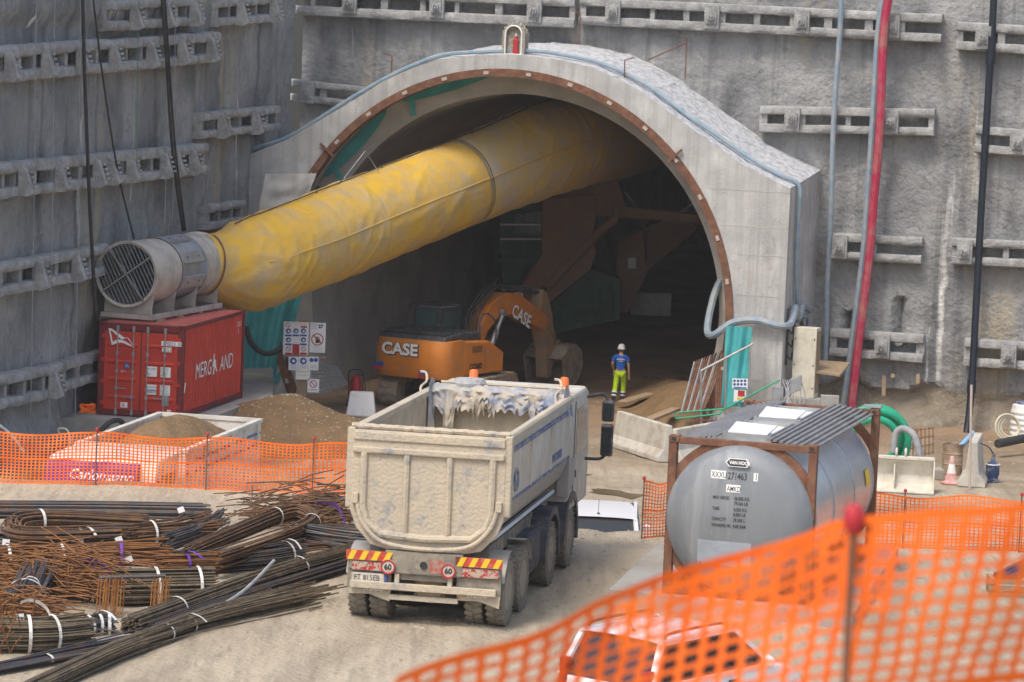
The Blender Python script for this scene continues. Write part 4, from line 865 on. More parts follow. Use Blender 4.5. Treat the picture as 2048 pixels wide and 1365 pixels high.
def rock(mb, p, s, rnd):
    k = len(mb.v); pts = [(1, 0, 0), (-1, 0, 0), (0, 1, 0), (0, -1, 0), (0, 0, 1), (0, 0, -.6)]
    a = rnd.random() * 6.3; ca, sa = cos(a), sin(a)
    for x, y, z in pts:
        f_ = s * rnd.uniform(.6, 1.15); mb.v.append((p[0] + (x * ca - y * sa) * f_, p[1] + (x * sa + y * ca) * f_, p[2] + z * f_ * .7))
    mb.f += [(k + a, k + b, k + c) for a, b, c in ((0, 2, 4), (2, 1, 4), (1, 3, 4), (3, 0, 4), (2, 0, 5), (1, 2, 5), (3, 1, 5), (0, 3, 5))]
rn = random.Random(3); st_ = MB()
for k in range(700):
    b = rn.random() ** .7 * .95; p = heap(rn.random(), b); rock(st_, p, rn.uniform(.012, .045), rn)
tag(st_.obj('heap_stones', M('pale_stones', (.46, .40, .31), .9), None), 'pale stones speckling the brown soil heap', 'stones', kind='stuff')
gv = MB()
for k in range(5200):
    if k < 2600: x = rn.uniform(-10, 11); y = edge(x) - abs(rn.gauss(0, 1.1)) - .0
    elif k < 3800: x = rn.uniform(-9, 11); y = rn.uniform(48, 66)
    else: x = rn.uniform(-8, 15); y = rn.uniform(76, 116)
    rock(gv, (x, y, gz(x, y)), rn.uniform(.012, .04) * (1.4 if k > 3800 else 1), rn)
tag(gv.obj('gravel', M('gravel_stone', (.42, .38, .30), .9, col2=(.28, .25, .2), scale=1), None), 'loose gravel scattered over the site ground', 'gravel', kind='stuff')
def jersey(name, p, q, h, label, mat=None, w=.62, dz=0, grp=None):
    p, q = Vector(p), Vector(q); d = (q - p); L = d.length; d.normalize(); a = atan2(d.y, d.x)
    prof = [(-w / 2, 0), (w / 2, 0), (w / 2, .14), (w / 4, .36), (w / 7, h), (-w / 7, h), (-w / 4, .36), (-w / 2, .14)]
    mb = MB(); mb.prism([(y, z) for y, z in prof], 0, L, 'x', Matrix.Translation((p.x, p.y, p.z + dz)) @ Matrix.Rotation(a, 4, 'Z'))
    return solo(mb, name, mat or m_barr, label, 'barrier', grp, bev=.025)
m_barr = M('barrier_concrete', (.55, .52, .45), .9, col2=(.46, .43, .37), scale=2, dirt=(.36, .29, .20), dscale=2, dlo=.5, dhi=.75, bump=.008, bscale=15)
jersey('jersey_barrier', G(1236, 893, LOW), G(1336, 925, LOW), 1.05, 'cracked concrete jersey barrier beside the tank container front corner')
jersey('jersey_barrier', G(1345, 925, LOW), G(1450, 905, LOW), .95, 'concrete jersey barrier half hidden behind the tank container')
MBp = lambda a, b, w, h: MB().bar(a, b, w, h)
pk = MB(); a, b = G(1243, 806, LOW + .25), G(1302, 788, LOW + .5); pk.bar(a, b, .42, .07); solo(pk, 'timber_plank', m_wood, 'timber plank lying beside the walking worker', 'plank')
pk = MB(); a, b = G(1298, 840, LOW + .5), G(1352, 818, LOW + .6); pk.bar(a, b, .3, .08); solo(pk, 'timber_plank', m_wood, 'timber plank lying behind the cracked jersey barrier', 'plank')
bank = MB()
bc_ = G(1330, 830, LOW); bank.grid(lambda a, b: (lambda x, y: Vector((x, y, gz(x, y) - .05 + max(-.02, .75 * math.exp(-((x - bc_.x - .25) / 1.1) ** 2 - ((y - bc_.y - 2) / 5.0) ** 2) + .10 * nz(x, y, 3, 1.5) - .03))))(bc_.x - 2.6 + 5.2 * a, bc_.y - 6 + 16 * b), 50, 80)
solo(bank, 'soil_bank', m_soil, 'low bank of brown muck along the right side of the tunnel mouth', 'soil bank', smooth=True, angle=180)
pb = MB(); p = G(722, 832, LOW); pb.hexa([Vector((p.x + a, p.y + b, LOW + z)) for z, w, t in ((0, .46, .3), (.75, .36, .16)) for a, b in ((-w, -t), (w, -t), (w, t), (-w, t))]); solo(pb, 'plastic_barrier', m_white, 'small white plastic block barrier beside the fire extinguisher', 'barrier', bev=.05)
# fire extinguisher on a trolley
fe0 = G(708, 818, LOW); fe = thing('fire_extinguisher', 'red wheeled fire extinguisher standing against the tunnel wall', 'fire extinguisher', (fe0.x, fe0.y + .5, LOW))
fe_r = M('extinguisher_red', (.35, .012, .015), .4)
MB().lathe([(.02, .18), (.17, .2), (.18, .3), (.18, .8), (.12, .95), (.04, 1.0), (.04, 1.05)], 18).obj('cylinder', fe_r, fe, True)
MB().tube(spline([(-.2, .08, .1), (-.22, .08, .7), (-.2, .05, 1.12), (.2, .05, 1.12), (.22, .08, .7), (.2, .08, .1)], 5), .022, 6).obj('trolley_frame', m_black, fe, True)
MB().tube(spline([(.03, -.02, 1.03), (.25, -.05, .95), (.3, -.05, .5), (.22, -.05, .3)], 5), .018, 6).obj('hose', m_black, fe, True)
for sx in (-1, 1): MB().cyl((sx * .2, .1, .12), (sx * .26, .1, .12), .12, n=14).obj('wheel', m_black, fe)
# ------------------------------------------------------------------ sign boards
sg0 = G(607, 790, LOW); SDp = 107.0
sb = thing('safety_sign_board', 'wooden post with a cluster of blue, red and white safety signs', 'sign', (W(607, 785, SDp).x, SDp, LOW), 0)
def srect(x0, y0, x1, y1, off, mat, nm, par):
    a, b = W(x0, y0, SDp), W(x1, y1, SDp); mb = MB(); mb.box(min(a.x, b.x), max(a.x, b.x), SDp - off - .012, SDp - off, min(a.z, b.z), max(a.z, b.z)); return mb.obj(nm, mat, par, False, True)
srect(598, 640, 612, 800, -.02, m_wood, 'post', sb); srect(566, 645, 652, 652, 0, m_wood, 'batten', sb); srect(566, 710, 652, 717, 0, m_wood, 'batten', sb); srect(566, 680, 652, 686, 0, m_wood, 'batten', sb)
def disc(px, py, rpx, off, mat, nm, par, ringw=0):
    c_ = W(px, py, SDp); r = rpx / FPX * SDp; mb = MB(); n = 20
    if ringw:
        r2 = r * (1 - ringw); mb.add([(c_.x + q * cos(2 * pi * i / n), SDp - off, c_.z + q * sin(2 * pi * i / n)) for q in (r, r2) for i in range(n)], [(i, (i + 1) % n, n + (i + 1) % n, n + i) for i in range(n)])
        a = radians(135); t = r * .1; u = Vector((cos(a), 0, sin(a))); v = Vector((-sin(a), 0, cos(a))) * t; cc = Vector((c_.x, SDp - off - .001, c_.z)); mb.quad(cc - u * r - v, cc + u * r - v, cc + u * r + v, cc - u * r + v)
    else: mb.add([(c_.x + r * cos(2 * pi * i / n), SDp - off, c_.z + r * sin(2 * pi * i / n)) for i in range(n)], [tuple(range(n))])
    return mb.obj(nm, mat, par, False, True)
s1 = srect(568, 643, 616, 711, .03, m_dwhite, 'sign_panel', sb)
disc(576, 650, 5, .046, m_red, 'prohibition_mark', s1, .25); srect(602, 652, 614, 656, .044, m_red, 'text_bar', s1); srect(584, 647, 614, 648.5, .044, m_red, 'text_bar', s1)
for j, y in enumerate((662, 680)):
    for i, x in enumerate((577, 592, 607)):
        if j == 1 and i == 1: continue
        disc(x, y, 5.2, .046, m_blue, 'mandatory_mark', s1); disc(x + .5, y + .5, 2.3, .048, m_dwhite, 'pictogram', s1); srect(x - 6.5, y + 7, x + 6.5, y + 11, .044, m_blue, 'text_bar', s1)
for x in (577, 607): disc(x, 698, 5, .046, m_red, 'prohibition_mark', s1, .25); srect(x - 6.5, 705, x + 6.5, 710, .044, m_red, 'text_bar', s1)
srect(585.5, 688, 598.5, 710, .044, m_red, 'text_panel', s1)
s2 = srect(621, 645, 650, 706, .03, m_dwhite, 'sign_panel', sb); c_ = W(637, 656, SDp); text(sb, '27', .14, (c_.x - sb.location.x, -.046, c_.z - sb.location.z), REAR, m_dblack, 1, .008)
for k in range(3): srect(623, 648 + k * 4, 634, 649.2 + k * 4, .044, m_gray, 'text_line', s2); srect(626, 693 + k * 4, 645, 694.2 + k * 4, .044, m_gray, 'text_line', s2)
disc(635, 679, 12.5, .05, m_red, 'prohibition_mark', s2, .16)
hd_ = MB(); c_ = W(635, 681, SDp); hd_.box(c_.x - .055, c_.x + .055, SDp - .048, SDp - .046, c_.z - .08, c_.z + .03)
for k in range(4): hd_.box(c_.x - .055 + k * .03, c_.x - .035 + k * .03, SDp - .048, SDp - .046, c_.z + .03, c_.z + .10 + .02 * (k in (1, 2)))
hd_.box(c_.x + .055, c_.x + .085, SDp - .048, SDp - .046, c_.z - .04, c_.z + .03); hd_.obj('hand_pictogram', m_dblack, s2, False, True)
for (x, y) in ((579, 713), (599, 713), (619, 713)):
    s = srect(x - 1, y, x + 17.5, y + 28, .05, m_dwhite, 'sign_panel', sb)
    if x < 610: disc(x + 8, y + 9, 7, .066, m_blue, 'mandatory_mark', s); disc(x + 8.5, y + 9, 3, .068, m_dwhite, 'pictogram', s)
    else: disc(x + 4.5, y + 7, 4.2, .066, m_blue, 'mandatory_mark', s); disc(x + 13, y + 7, 4.2, .066, m_blue, 'mandatory_mark', s)
    for k in range(2): srect(x + 2, y + 18 + k * 4, x + 15, y + 19.4 + k * 4, .064, m_gray, 'text_line', s)
s = srect(592, 740, 620, 760, .07, m_dwhite, 'sign_panel', sb); srect(594, 742, 618, 744, .084, m_yel, 'text_line', s); srect(594, 749, 618, 751, .084, m_yel, 'text_line', s)
s = srect(616, 757, 638, 785, .07, m_dwhite, 'sign_panel', sb); disc(627, 768, 7.5, .086, m_red, 'prohibition_mark', s, .22); srect(620, 778, 634, 780, .084, m_gray, 'text_line', s)
mg = MB()
for k in range(11): a = W(618 + k * 5.5, 720 + k * 1.5, 109.5); b = W(640 + k * 5.5, 790 - k * 2, 109.2); mg.tube([a, b], .016, 4)
for k in range(8): a = W(619 + k * 3, 722 + k * 9, 109.45); b = W(676 + k * 2.6, 735 + k * 5, 109.4); mg.tube([a, b], .016, 4)
solo(mg, 'steel_mesh_panel', m_gray, 'steel mesh panel leaning against the tunnel wall behind the signs', 'steel mesh')
# ------------------------------------------------------------------ right of the portal
t2 = sheet(W(1452, 652, 107), W(1504, 655, 107), W(1442, 812, 106.6), W(1490, 815, 106.6), 2, .06, Vector((0, -1, 0))); solo(t2, 'teal_curtain', m_teal, 'teal plastic curtain with two small safety notices at the right jamb', 'curtain', smooth=True)
SDp = 106.3
nb = thing('safety_notice', 'pair of small printed safety notices pinned on the teal curtain', 'sign', (W(1480, 790, SDp).x, SDp, W(1480, 808, SDp).z))
s = srect(1465, 757, 1495, 778, 0, m_dwhite, 'notice_panel', nb)
for k in range(4):
    for j in range(2): disc(1469 + k * 7, 762 + j * 7, 2.7, .016, m_blue, 'mandatory_mark', s)
srect(1467, 774, 1493, 777, .014, m_blue, 'text_bar', s)
s = srect(1468, 780, 1491, 806, 0, m_dwhite, 'notice_panel', nb); srect(1476, 781, 1489, 793, .014, m_red, 'text_panel', s); srect(1474, 795, 1490, 800, .014, m_yel, 'text_panel', s); srect(1469, 803, 1489, 805, .014, m_blue, 'text_bar', s)
rail = thing('stair_railing', 'grey tubular stair railing in front of the teal curtain', 'railing', (W(1402, 860, 104).x, 104, LOW))
for a, b in (((1402, 742), (1506, 688)), ((1402, 742), (1402, 870)), ((1452, 716), (1450, 830)), ((1500, 690), (1498, 820))): MB().cyl(W(*a, 104.5), W(*b, 104.5), .035, n=8).obj('rail_tube', m_steel, rail, True, True)
for k in range(12):
    rb = MB(); x = 1362 + k * 4.2; rb.tube([W(x, 828 - k * .8, 107.5), W(x + 27 + k * 1.2, 724 - k * 2.2, 109)], .028, 5); solo(rb, 'leaning_bar', m_rust if k % 3 else m_gray, 'steel bar leaning on the right jamb of the tunnel' if k % 3 else 'greyish steel bar leaning on the right jamb of the tunnel', 'steel bar', 'bars leaning on the right jamb')
for k in range(5):
    rb = MB(); x = 1432 + k * 4; rb.tube([W(x, 818, 107.2), W(x + 2, 738 + k, 107.6)], .03, 5); solo(rb, 'upright_bar', m_rust, 'upright rusty bar standing beside the teal curtain', 'steel bar', 'upright bars by the teal curtain')
m_grn = M('green_rod', (.03, .32, .16), .6)
gs = MB()
for a, b in (((1355, 826), (1450, 818)), ((1352, 838), (1440, 828)), ((1450, 818), (1560, 760)), ((1350, 826), (1352, 838)), ((1440, 828), (1454, 812))): gs.tube([W(*a, 104.3), W(*b, 104.3)], .03, 6)
solo(gs, 'green_frame', m_grn, 'bent green tubular frame lying by the stair railing', 'frame')
rbm = MB()
for k in range(9): rbm.tube([W(1385 + k * 9, 880, 103.5), W(1388 + k * 9, 835, 103.7)], .014, 4)
for k in range(3): rbm.tube([W(1380, 842 + k * 14, 103.6), W(1470, 840 + k * 14, 103.6)], .014, 4)
solo(rbm, 'mesh_cage', m_rust, 'small rusty mesh cage behind the tank container', 'steel mesh')
cbp = W(1608, 796, 108.0); cbn = thing('switch_cabinet', 'tall cream switch cabinet leaning with its side open beside the portal', 'cabinet', (cbp.x, 108.0, W(1608, 796, 108).z), -.35)
MB().box(-.42, .30, 0, .5, 0, 2.15).obj('body', M('cream_paint', (.62, .59, .48), .6, dirt=(.45, .40, .3), dscale=2), cbn, bev=.015); MB().box(.302, .308, .06, .44, .15, 2.05).obj('open_side', m_wood, cbn)
for z in (.3, 1.0, 1.8):
    for x in (-.36, .24): MB().cyl((x, -.012, z), (x, .0, z), .025, n=8).obj('bolt', m_black, cbn)
st2 = MB(); st2.box(cbp.x - .9, cbp.x + .9, 107.9, 109, LOW - .1, cbp.z + .0); solo(st2, 'concrete_footing', m_slab, 'rough concrete footing under the cream switch cabinet', 'footing', bev=.03)
for k, (x, y, w, h) in enumerate(((1556, 788, .32, .42), (1592, 770, .34, .46), (1660, 805, .55, .4))):
    e = W(x, y, 107.2); mb = MB(); mb.hexa([Vector((e.x + a, 107.2 + b, e.z + z + a * (.5 if k == 1 else 0))) for z in (-h / 2, h / 2) for a, b in ((-w / 2, 0), (w / 2, 0), (w / 2, .25), (-w / 2, .25))]); solo(mb, 'junction_box', m_gray if k < 2 else m_slab, ('small grey junction box upright below the portal side', 'grey junction box hanging askew on the cream cabinet', 'pale box with cables on top under the wooden board')[k], 'junction box', bev=.015)
cabl = MB()
for k in range(9): a = W(1560 + k * 5, 760, 107.4); b = W(1556 + k * 6, 815, 107.0); cabl.tube(spline([a, a + Vector((.15 * sin(k), -.2, -.4)), b], 5), .02, 5)
solo(cabl, 'cable_tangle', m_gray, 'tangle of grey cables under the junction boxes', 'cables', smooth=True)
bd = MB(); bd.hexa([W(x, y, d) + Vector((0, 0, z)) for z in (-.03, .03) for x, y, d in ((1632, 745, 108), (1680, 752, 108), (1700, 727, 110), (1634, 722, 110))]); solo(bd, 'plywood_board', m_wood, 'plywood board propped beside the red hose foot', 'board')
for k, (x, y0, y1) in enumerate(((1768, 752, 793), (1836, 748, 768), (1786, 748, 756))): mb = MB(); a, b = onb(x, y0, .3), onb(x - 1, y1, .35); mb.bar(a, b, .12, .03, up=(0, 1, 0)); solo(mb, 'timber_lath', m_wood, ('long timber lath sticking out under the sprayed edge', 'short tilted lath stub under the sprayed edge', 'tiny lath stub beside the long lath')[k], 'lath')
# ------------------------------------------------------------------ tipper lorry
m_bed = M('dusty_bed_paint', (.53, .45, .33), .9, col2=(.43, .38, .30), scale=2.2, lo=.35, hi=.7, dirt=(.22, .24, .27), dscale=2.3, dlo=.55, dhi=.68, bump=.02, bscale=18)
m_bedin = M('muddy_bed_inside', (.48, .41, .30), .9, col2=(.37, .32, .24), scale=1.8, dirt=(.26, .24, .21), dscale=4, dlo=.58, dhi=.7, bump=.01, bscale=18)
m_cream = M('dusty_white_panel', (.60, .57, .50), .6, col2=(.52, .48, .40), scale=1.5, dirt=(.46, .39, .28), dscale=2, streak=(.42, .36, .27), slo=.5, shi=.75, sscale=(3, 3, .6))
m_skirt = M('grey_lower_panel', (.32, .32, .32), .6, col2=(.36, .33, .28), scale=2, dirt=(.44, .39, .31), dscale=3)
m_tyre = M('dusty_tyre', (.17, .155, .13), .9, col2=(.25, .225, .18), scale=5, dirt=(.24, .21, .16), dscale=8, bump=.006, bscale=30)
m_hub = M('dusty_hub', (.36, .31, .235), .85, col2=(.28, .25, .20), scale=4)
m_chas = M('dusty_chassis', (.14, .13, .12), .85, col2=(.26, .23, .18), scale=3, lo=.35, hi=.6, dirt=(.33, .29, .22), dscale=5, dlo=.5, dhi=.65)
m_bluep = M('truck_blue', (.06, .10, .24), .6, dirt=(.4, .35, .28), dscale=6, dlo=.45, dhi=.65)
m_navy2 = M('dark_blue_plastic', (.03, .035, .05), .6, col2=(.07, .07, .075), scale=4, dirt=(.25, .23, .19), dscale=3, dlo=.52, dhi=.75)
TYW = .169
m_dusty = M('dusty_white_sign', (.60, .56, .48), .7, dirt=(.42, .36, .27), dscale=9, dlo=.42, dhi=.62); m_chev = M('dusty_red', (.50, .05, .03), .6, dirt=(.45, .30, .2), dscale=7, dlo=.5, dhi=.75)
tk = thing('dump_truck', 'dusty white four-axle dump truck seen from behind with empty tipping body', 'truck', (-2.44 + 1.25 * cos(TYW), 55.0 - 1.25 * sin(TYW), -.03), -TYW)
BL, BT = 6.1, 2.98
sec = [(1.25, BT), (1.25, 2.02), (1.12, 1.66), (.86, 1.38), (.55, 1.28)]
full = sec + [(-x, z) for x, z in sec[::-1]]
for nm, pts, mat in (('body_side', sec[:2], m_cream), ('body_side', [(-x, z) for x, z in sec[:2]], m_cream), ('lower_panel', sec[1:4], m_skirt), ('lower_panel', [(-x, z) for x, z in sec[1:4]], m_skirt)):
    b = MB(); b.add([(x, y, z) for y in (.12, BL) for x, z in pts], [(i, i + 1, len(pts) + i + 1, len(pts) + i) for i in range(len(pts) - 1)]); b.obj(nm, mat, tk)
inn_ = [(x - math.copysign(.07, x), z + (.06 if z < 1.5 else 0)) for x, z in full]
b = MB(); n = len(inn_); b.add([(x, y, z) for y in (.14, BL - .1) for x, z in inn_], [(i, i + 1, n + i + 1, n + i) for i in range(n - 1)]); b.add([(x, BL - .1, z) for x, z in inn_], [tuple(range(n))]); b.obj('body_inside', m_bedin, tk, True, angle=25)
MB().prism(full, BL, BL + .05, 'y').obj('front_panel', m_cream, tk)
for sx in (1, -1):
    r = MB(); r.prism([(sx * 1.15, BT - .02), (sx * 1.29, BT - .02), (sx * 1.29, BT + .06), (sx * 1.26, BT + .10), (sx * 1.15, BT + .08)], .1, BL + .1, 'y'); ro_ = r.obj('top_rail', m_bed, tk, bev=.01)
    MB().box(sx * 1.252, sx * 1.285, .15, BL, BT - .20, BT - .13).obj('side_rib', m_bluep, tk); MB().box(sx * 1.252, sx * 1.27, .15, BL, 2.0, 2.04).obj('side_rib', m_bluep, tk)
    MB().prism([(sx * .86, 1.36), (sx * 1.02, 1.44), (sx * 1.05, 1.40), (sx * .88, 1.30)], .15, BL, 'y').obj('lower_rail', m_white, tk)
    MB().box(sx * 1.19, sx * 1.31, -.03, .14, 1.8, BT + .08).obj('corner_post', m_bed, tk, bev=.02)
    for y in (2.1, 4.1): MB().box(sx * 1.251, sx * 1.275, y, y + .06, 2.04, BT - .2).obj('side_rib', m_cream, tk)
# mud cake along the rear opening
cr = MB(); cr.tube([(-1.25 + i * .05, .07 + .02 * nz(i, 3, 1, .7), BT + .10 + .02 * nz(i, 0, 0, .6)) for i in range(51)], [.045 + .015 * nz(i, 1, 1, .9) for i in range(51)], 7); cr.obj('mud_crust', m_bed, tk, True)
tgp = [(1.22, BT + .05), (1.22, 1.75), (1.12, 1.50), (.88, 1.24), (.62, 1.18)]; tgp = tgp + [(-x, z) for x, z in tgp[::-1]]
tg = MB(); tg.prism(tgp, -.04, .06, 'y'); tgo = tg.obj('tailgate', m_bed, tk, bev=.015)
MB().box(-1.2, 1.2, -.10, -.03, BT - .30, BT - .20).obj('tailgate_rib', m_bed, tgo, bev=.02); MB().box(-1.2, 1.2, -.07, -.03, BT - .10, BT + .03).obj('tailgate_rib', m_bed, tgo, bev=.015)
def ribpath(pts, w, mat=m_bed, y=-.10):
    mb = MB(); mb.tube(pts, w, 8); return mb.obj('tailgate_rib', mat, tgo, True)
ribpath([(x, -.05, z) for x, z in [(-1.02, BT - .28), (-1.02, 1.85), (-.95, 1.6), (-.72, 1.42), (0, 1.38), (.72, 1.42), (.95, 1.6), (1.02, 1.85), (1.02, BT - .28)]], .062)
for x in (-.34, .34): ribpath([(x, -.045, BT - .3), (x, -.05, BT - .4), (x, -.05, 1.55), (x, -.03, 1.42)], .055)
ribpath(spline([(-1.12, -.07, 1.95), (-1.0, -.10, 1.58), (-.66, -.11, 1.30), (0, -.12, 1.23), (.66, -.11, 1.30), (1.0, -.10, 1.58), (1.12, -.07, 1.92)], 6), .035)
for x in (-1.14, 1.14): MB().cbox((x, -.06, 1.96), .1, .12, .16).obj('latch', m_bed, tgo, bev=.01)
mk = MB()
for k, wd_ in enumerate((.13, .10, .12, .08, .12, .11, .10)): mk.prism([(4.2 + k * .16, 2.12), (4.2 + k * .16 + wd_, 2.12), (4.24 + k * .16 + wd_, 2.26), (4.24 + k * .16, 2.26)], 1.255, 1.262, 'x')
mk.obj('side_lettering', m_bluep, tk, kind='stuff')
em = MB(); em.torus((0, 0, 0), .17, .022, 20, 6, Matrix.Translation((1.262, .72, 2.30)) @ Matrix.Rotation(pi / 2, 4, 'Y')); em.torus((0, 0, 0), .06, .02, 14, 6, Matrix.Translation((1.262, .72, 2.22)) @ Matrix.Rotation(pi / 2, 4, 'Y')); em.obj('round_emblem', m_bluep, tk, True)
# chassis, rear end
MB().box(-.45, .45, -.05, 7.6, .72, 1.05).obj('chassis', m_chas, tk); MB().box(-.95, .95, .3, 5.9, 1.05, 1.27).obj('sub_frame', m_chas, tk)
rp = MB(); rp.box(-.62, .62, -.12, -.04, .82, 1.18); rpo = rp.obj('rear_cross_plate', m_chas, tk, bev=.02); MB().cyl((0, -.14, .98), (0, -.10, .98), .06, n=14).obj('tow_eye', m_black, rpo); MB().box(.10, .32, -.126, -.12, .86, 1.08).obj('red_dirt_patch', M('red_smear', (.40, .10, .07), .8, col2=(.33, .28, .22), scale=14), rpo)
MB().box(-1.16, 1.16, -.15, -.07, .56, .67).obj('underrun_bar', m_bed, tk, bev=.01)
for x in (-.42, .42): MB().bar((x, -.1, .58), (x, -.05, .95), .07).obj('bar_bracket', m_bed, tk)
MB().box(-.55, .55, -.08, .0, .40, .48).obj('lower_bar', m_bed, tk)
for sx in (1, -1):
    x0, x1 = sx * .52, sx * 1.22; a, b2_ = min(x0, x1), max(x0, x1)
    MB().box(a, b2_, -.05, .0, .56, .98).obj('mudflap', m_chas, tk); MB().prism([(a, .57), (b2_, .57), (b2_ - .02, .36), (sx * .87, .46), (a + .02, .45)], -.04, -.02, 'y').obj('mudflap', m_bed, tk)
    MB().box(a + .02, b2_ - .02, -.10, -.05, .86, .98).obj('light_bracket', m_chas, tk)
    l_ = MB(); l_.box(a + .08, b2_ - .04, -.11, -.06, .84, .97); lo_ = l_.obj('tail_light', M('tail_lens', (.40, .03, .03), .5, col2=(.45, .36, .28), scale=22, lo=.45, hi=.5), tk)
    p = MB(); p.box(a - .02, b2_ + .02, -.12, -.09, 1.0, 1.15); po = p.obj('chevron_plate', m_chev, tk)
    for k in range(4):
        xx = a - .0 + k * .19; MB().prism([(xx, 1.003), (xx + .09, 1.003), (xx + .16, 1.147), (xx + .07, 1.147)], -.126, -.121, 'y').obj('chevron_stripe', m_yel, po)
    cx_ = sx * .56 if sx < 0 else .40
    dd = MB(); dd.cyl((cx_, -.15, .92), (cx_, -.13, .92), .12, n=20); do_ = dd.obj('speed_disc', m_dusty, tk); tr = MB(); tr.torus((0, 0, 0), .105, .016, 20, 5, Matrix.Translation((cx_, -.152, .92)) @ Matrix.Rotation(pi / 2, 4, 'X')); tr.obj('disc_ring', m_red, do_); text(do_, '60', .12, (cx_, -.156, .88), REAR, m_dblack, 1, .004, 'CENTER')
pt = MB(); pt.box(-1.14, -.58, -.125, -.115, .66, .80); po = pt.obj('number_plate', m_dusty, tk); text(po, 'FT 815EB', .12, (-1.10, -.13, .69), REAR, m_dblack, .88); MB().box(-.62, -.58, -.127, -.124, .66, .80).obj('plate_band', m_blue, po)
for x in (-.95, .70): text(tk, 'IVECO', .11, (x, -.056, .52), REAR, m_dwhite, 1, .004, name='mudflap_lettering')
def wheel(x, y, sx, dual, flip=False):
    r, w = .535, .30
    for k in range(2 if dual else 1):
        xc = x - sx * k * .34; mb = MB(); T = Matrix.Translation((xc, y, r)) @ Matrix.Rotation(pi / 2, 4, 'Y')
        mb.lathe([(.30, -w / 2 + .02), (.40, -w / 2), (.50, -w / 2 + .02), (.525, -w / 2 + .06), (.525, w / 2 - .06), (.50, w / 2 - .02), (.40, w / 2), (.30, w / 2 - .02)], 40, T, cap=False)
        for j in range(26):
            for s2 in (-1, 1):
                t = 2 * pi * (j + (.5 if s2 > 0 else 0)) / 26; Tt = T @ Matrix.Rotation(t, 4, 'Z'); mb.cbox((.53, 0, s2 * .075), .022, .085, .125, Tt @ Matrix.Translation((.53, 0, s2 * .075)) @ Matrix.Rotation(.35 * s2, 4, 'X') @ Matrix.Translation((-.53, 0, -s2 * .075)))
        to = mb.obj('tyre', m_tyre, tk, True, angle=30)
        if k == 0:
            h = MB(); dp = -.10 if dual else .06
            h.lathe([(.30, .13), (.29, .10), (.26, dp * .6), (.20, dp), (.12, dp + .02), (.12, dp + .14 if dual else dp + .06), (.08, dp + .17 if dual else dp + .09), (.001, dp + .17 if dual else dp + .09)], 24, Matrix.Translation((xc, y, r)) @ Matrix.Rotation(pi / 2 * sx, 4, 'Y')); h.obj('wheel_hub', m_hub, to, True)
        else: MB().lathe([(.30, -.1), (.001, -.1)], 20, Matrix.Translation((xc, y, r)) @ Matrix.Rotation(pi / 2, 4, 'Y'), cap=False).obj('wheel_hub', m_hub, to)
for sx in (1, -1):
    for y, du in ((.62, True), (2.0, True), (4.75, False), (6.75, False)): wheel(sx * 1.10, y, sx, du)
for y in (.62, 2.0, 4.75, 6.75): MB().cyl((-1.0, y, .53), (1.0, y, .53), .11, n=10).obj('axle', m_chas, tk)
df = MB(); df.lathe([(.001, -.2), (.22, -.15), (.28, 0), (.22, .15), (.001, .2)], 18, Matrix.Translation((0, .55, .55)) @ Matrix.Rotation(pi / 2, 4, 'X')); df.obj('differential', m_bedin, tk, True)
for sx in (1, -1):
    for (yc, r_, a0_, a1_) in ((2.0, .64, 20, 100), (.62, .64, 80, 160)):
        g = MB()
        pts = [(yc + r_ * cos(radians(a0_ + (a1_ - a0_) * i / 8)), .54 + r_ * sin(radians(a0_ + (a1_ - a0_) * i / 8))) for i in range(9)]
        g.add([(sx * x, y, z) for x in (.70, 1.26) for y, z in pts], [(i, i + 1, 10 + i, 9 + i) for i in range(8)])
        g.obj('mudguard', m_skirt, tk)
    for yc in (4.75, 6.75):
        pts = [(yc + .66 * cos(radians(a)), .54 + .66 * sin(radians(a))) for a in range(-10, 191, 14)]; pts2 = [(yc + .80 * cos(radians(a)), .54 + .80 * sin(radians(a))) for a in range(-10, 191, 14)]
        g = MB(); k = len(pts); g.add([(sx * x, y, z) for x in (.75, 1.26) for y, z in pts + pts2], [(i, i + 1, k + i + 1, k + i) for i in range(k - 1)] + [(2 * k + i, 3 * k + i, 3 * k + i + 1, 2 * k + i + 1) for i in range(k - 1)] + [(k + i, k + i + 1, 3 * k + i + 1, 3 * k + i) for i in range(k - 1)] + [(i, 2 * k + i, 2 * k + i + 1, i + 1) for i in range(k - 1)]); g.obj('wheel_arch', m_navy2, tk)
    MB().box(sx * .78, sx * 1.2, 2.75, 3.85, .45, 1.1).obj('fuel_tank', m_navy2, tk, bev=.08)
# cab
cabm = MB(); cabm.prism([(6.3, 1.0), (8.5, 1.0), (8.55, 1.9), (8.3, 2.95), (8.0, 3.05), (6.35, 3.05)], -1.24, 1.24, 'x'); cabo = cabm.obj('cab', m_cream, tk, bev=.06)
MB().prism([(7.0, 1.95), (8.2, 1.95), (8.05, 2.75), (7.0, 2.75)], 1.24, 1.246, 'x').obj('side_window', m_glass, cabo); MB().box(1.242, 1.25, 6.75, 6.80, 1.1, 2.9).obj('door_gap', m_black, cabo); MB().box(1.243, 1.26, 6.95, 7.03, 1.55, 1.68).obj('door_handle', m_black, cabo)
MB().prism([(6.2, 1.3), (6.9, 1.5), (6.9, 1.9), (6.2, 2.0)], 1.05, 1.255, 'x').obj('rear_quarter', m_skirt, cabo)
rb_ = MB(); rb_.tube([(-1.1, 6.5, 3.14), (1.1, 6.5, 3.14)], .03, 6); [rb_.cyl((x, 6.5, 3.04), (x, 6.5, 3.14), .02, n=6) for x in (-1, 0, 1)]; rb_.obj('roof_bar', m_bed, tk, True)
m_beac = M('beacon_orange', (.85, .18, .04), .35)
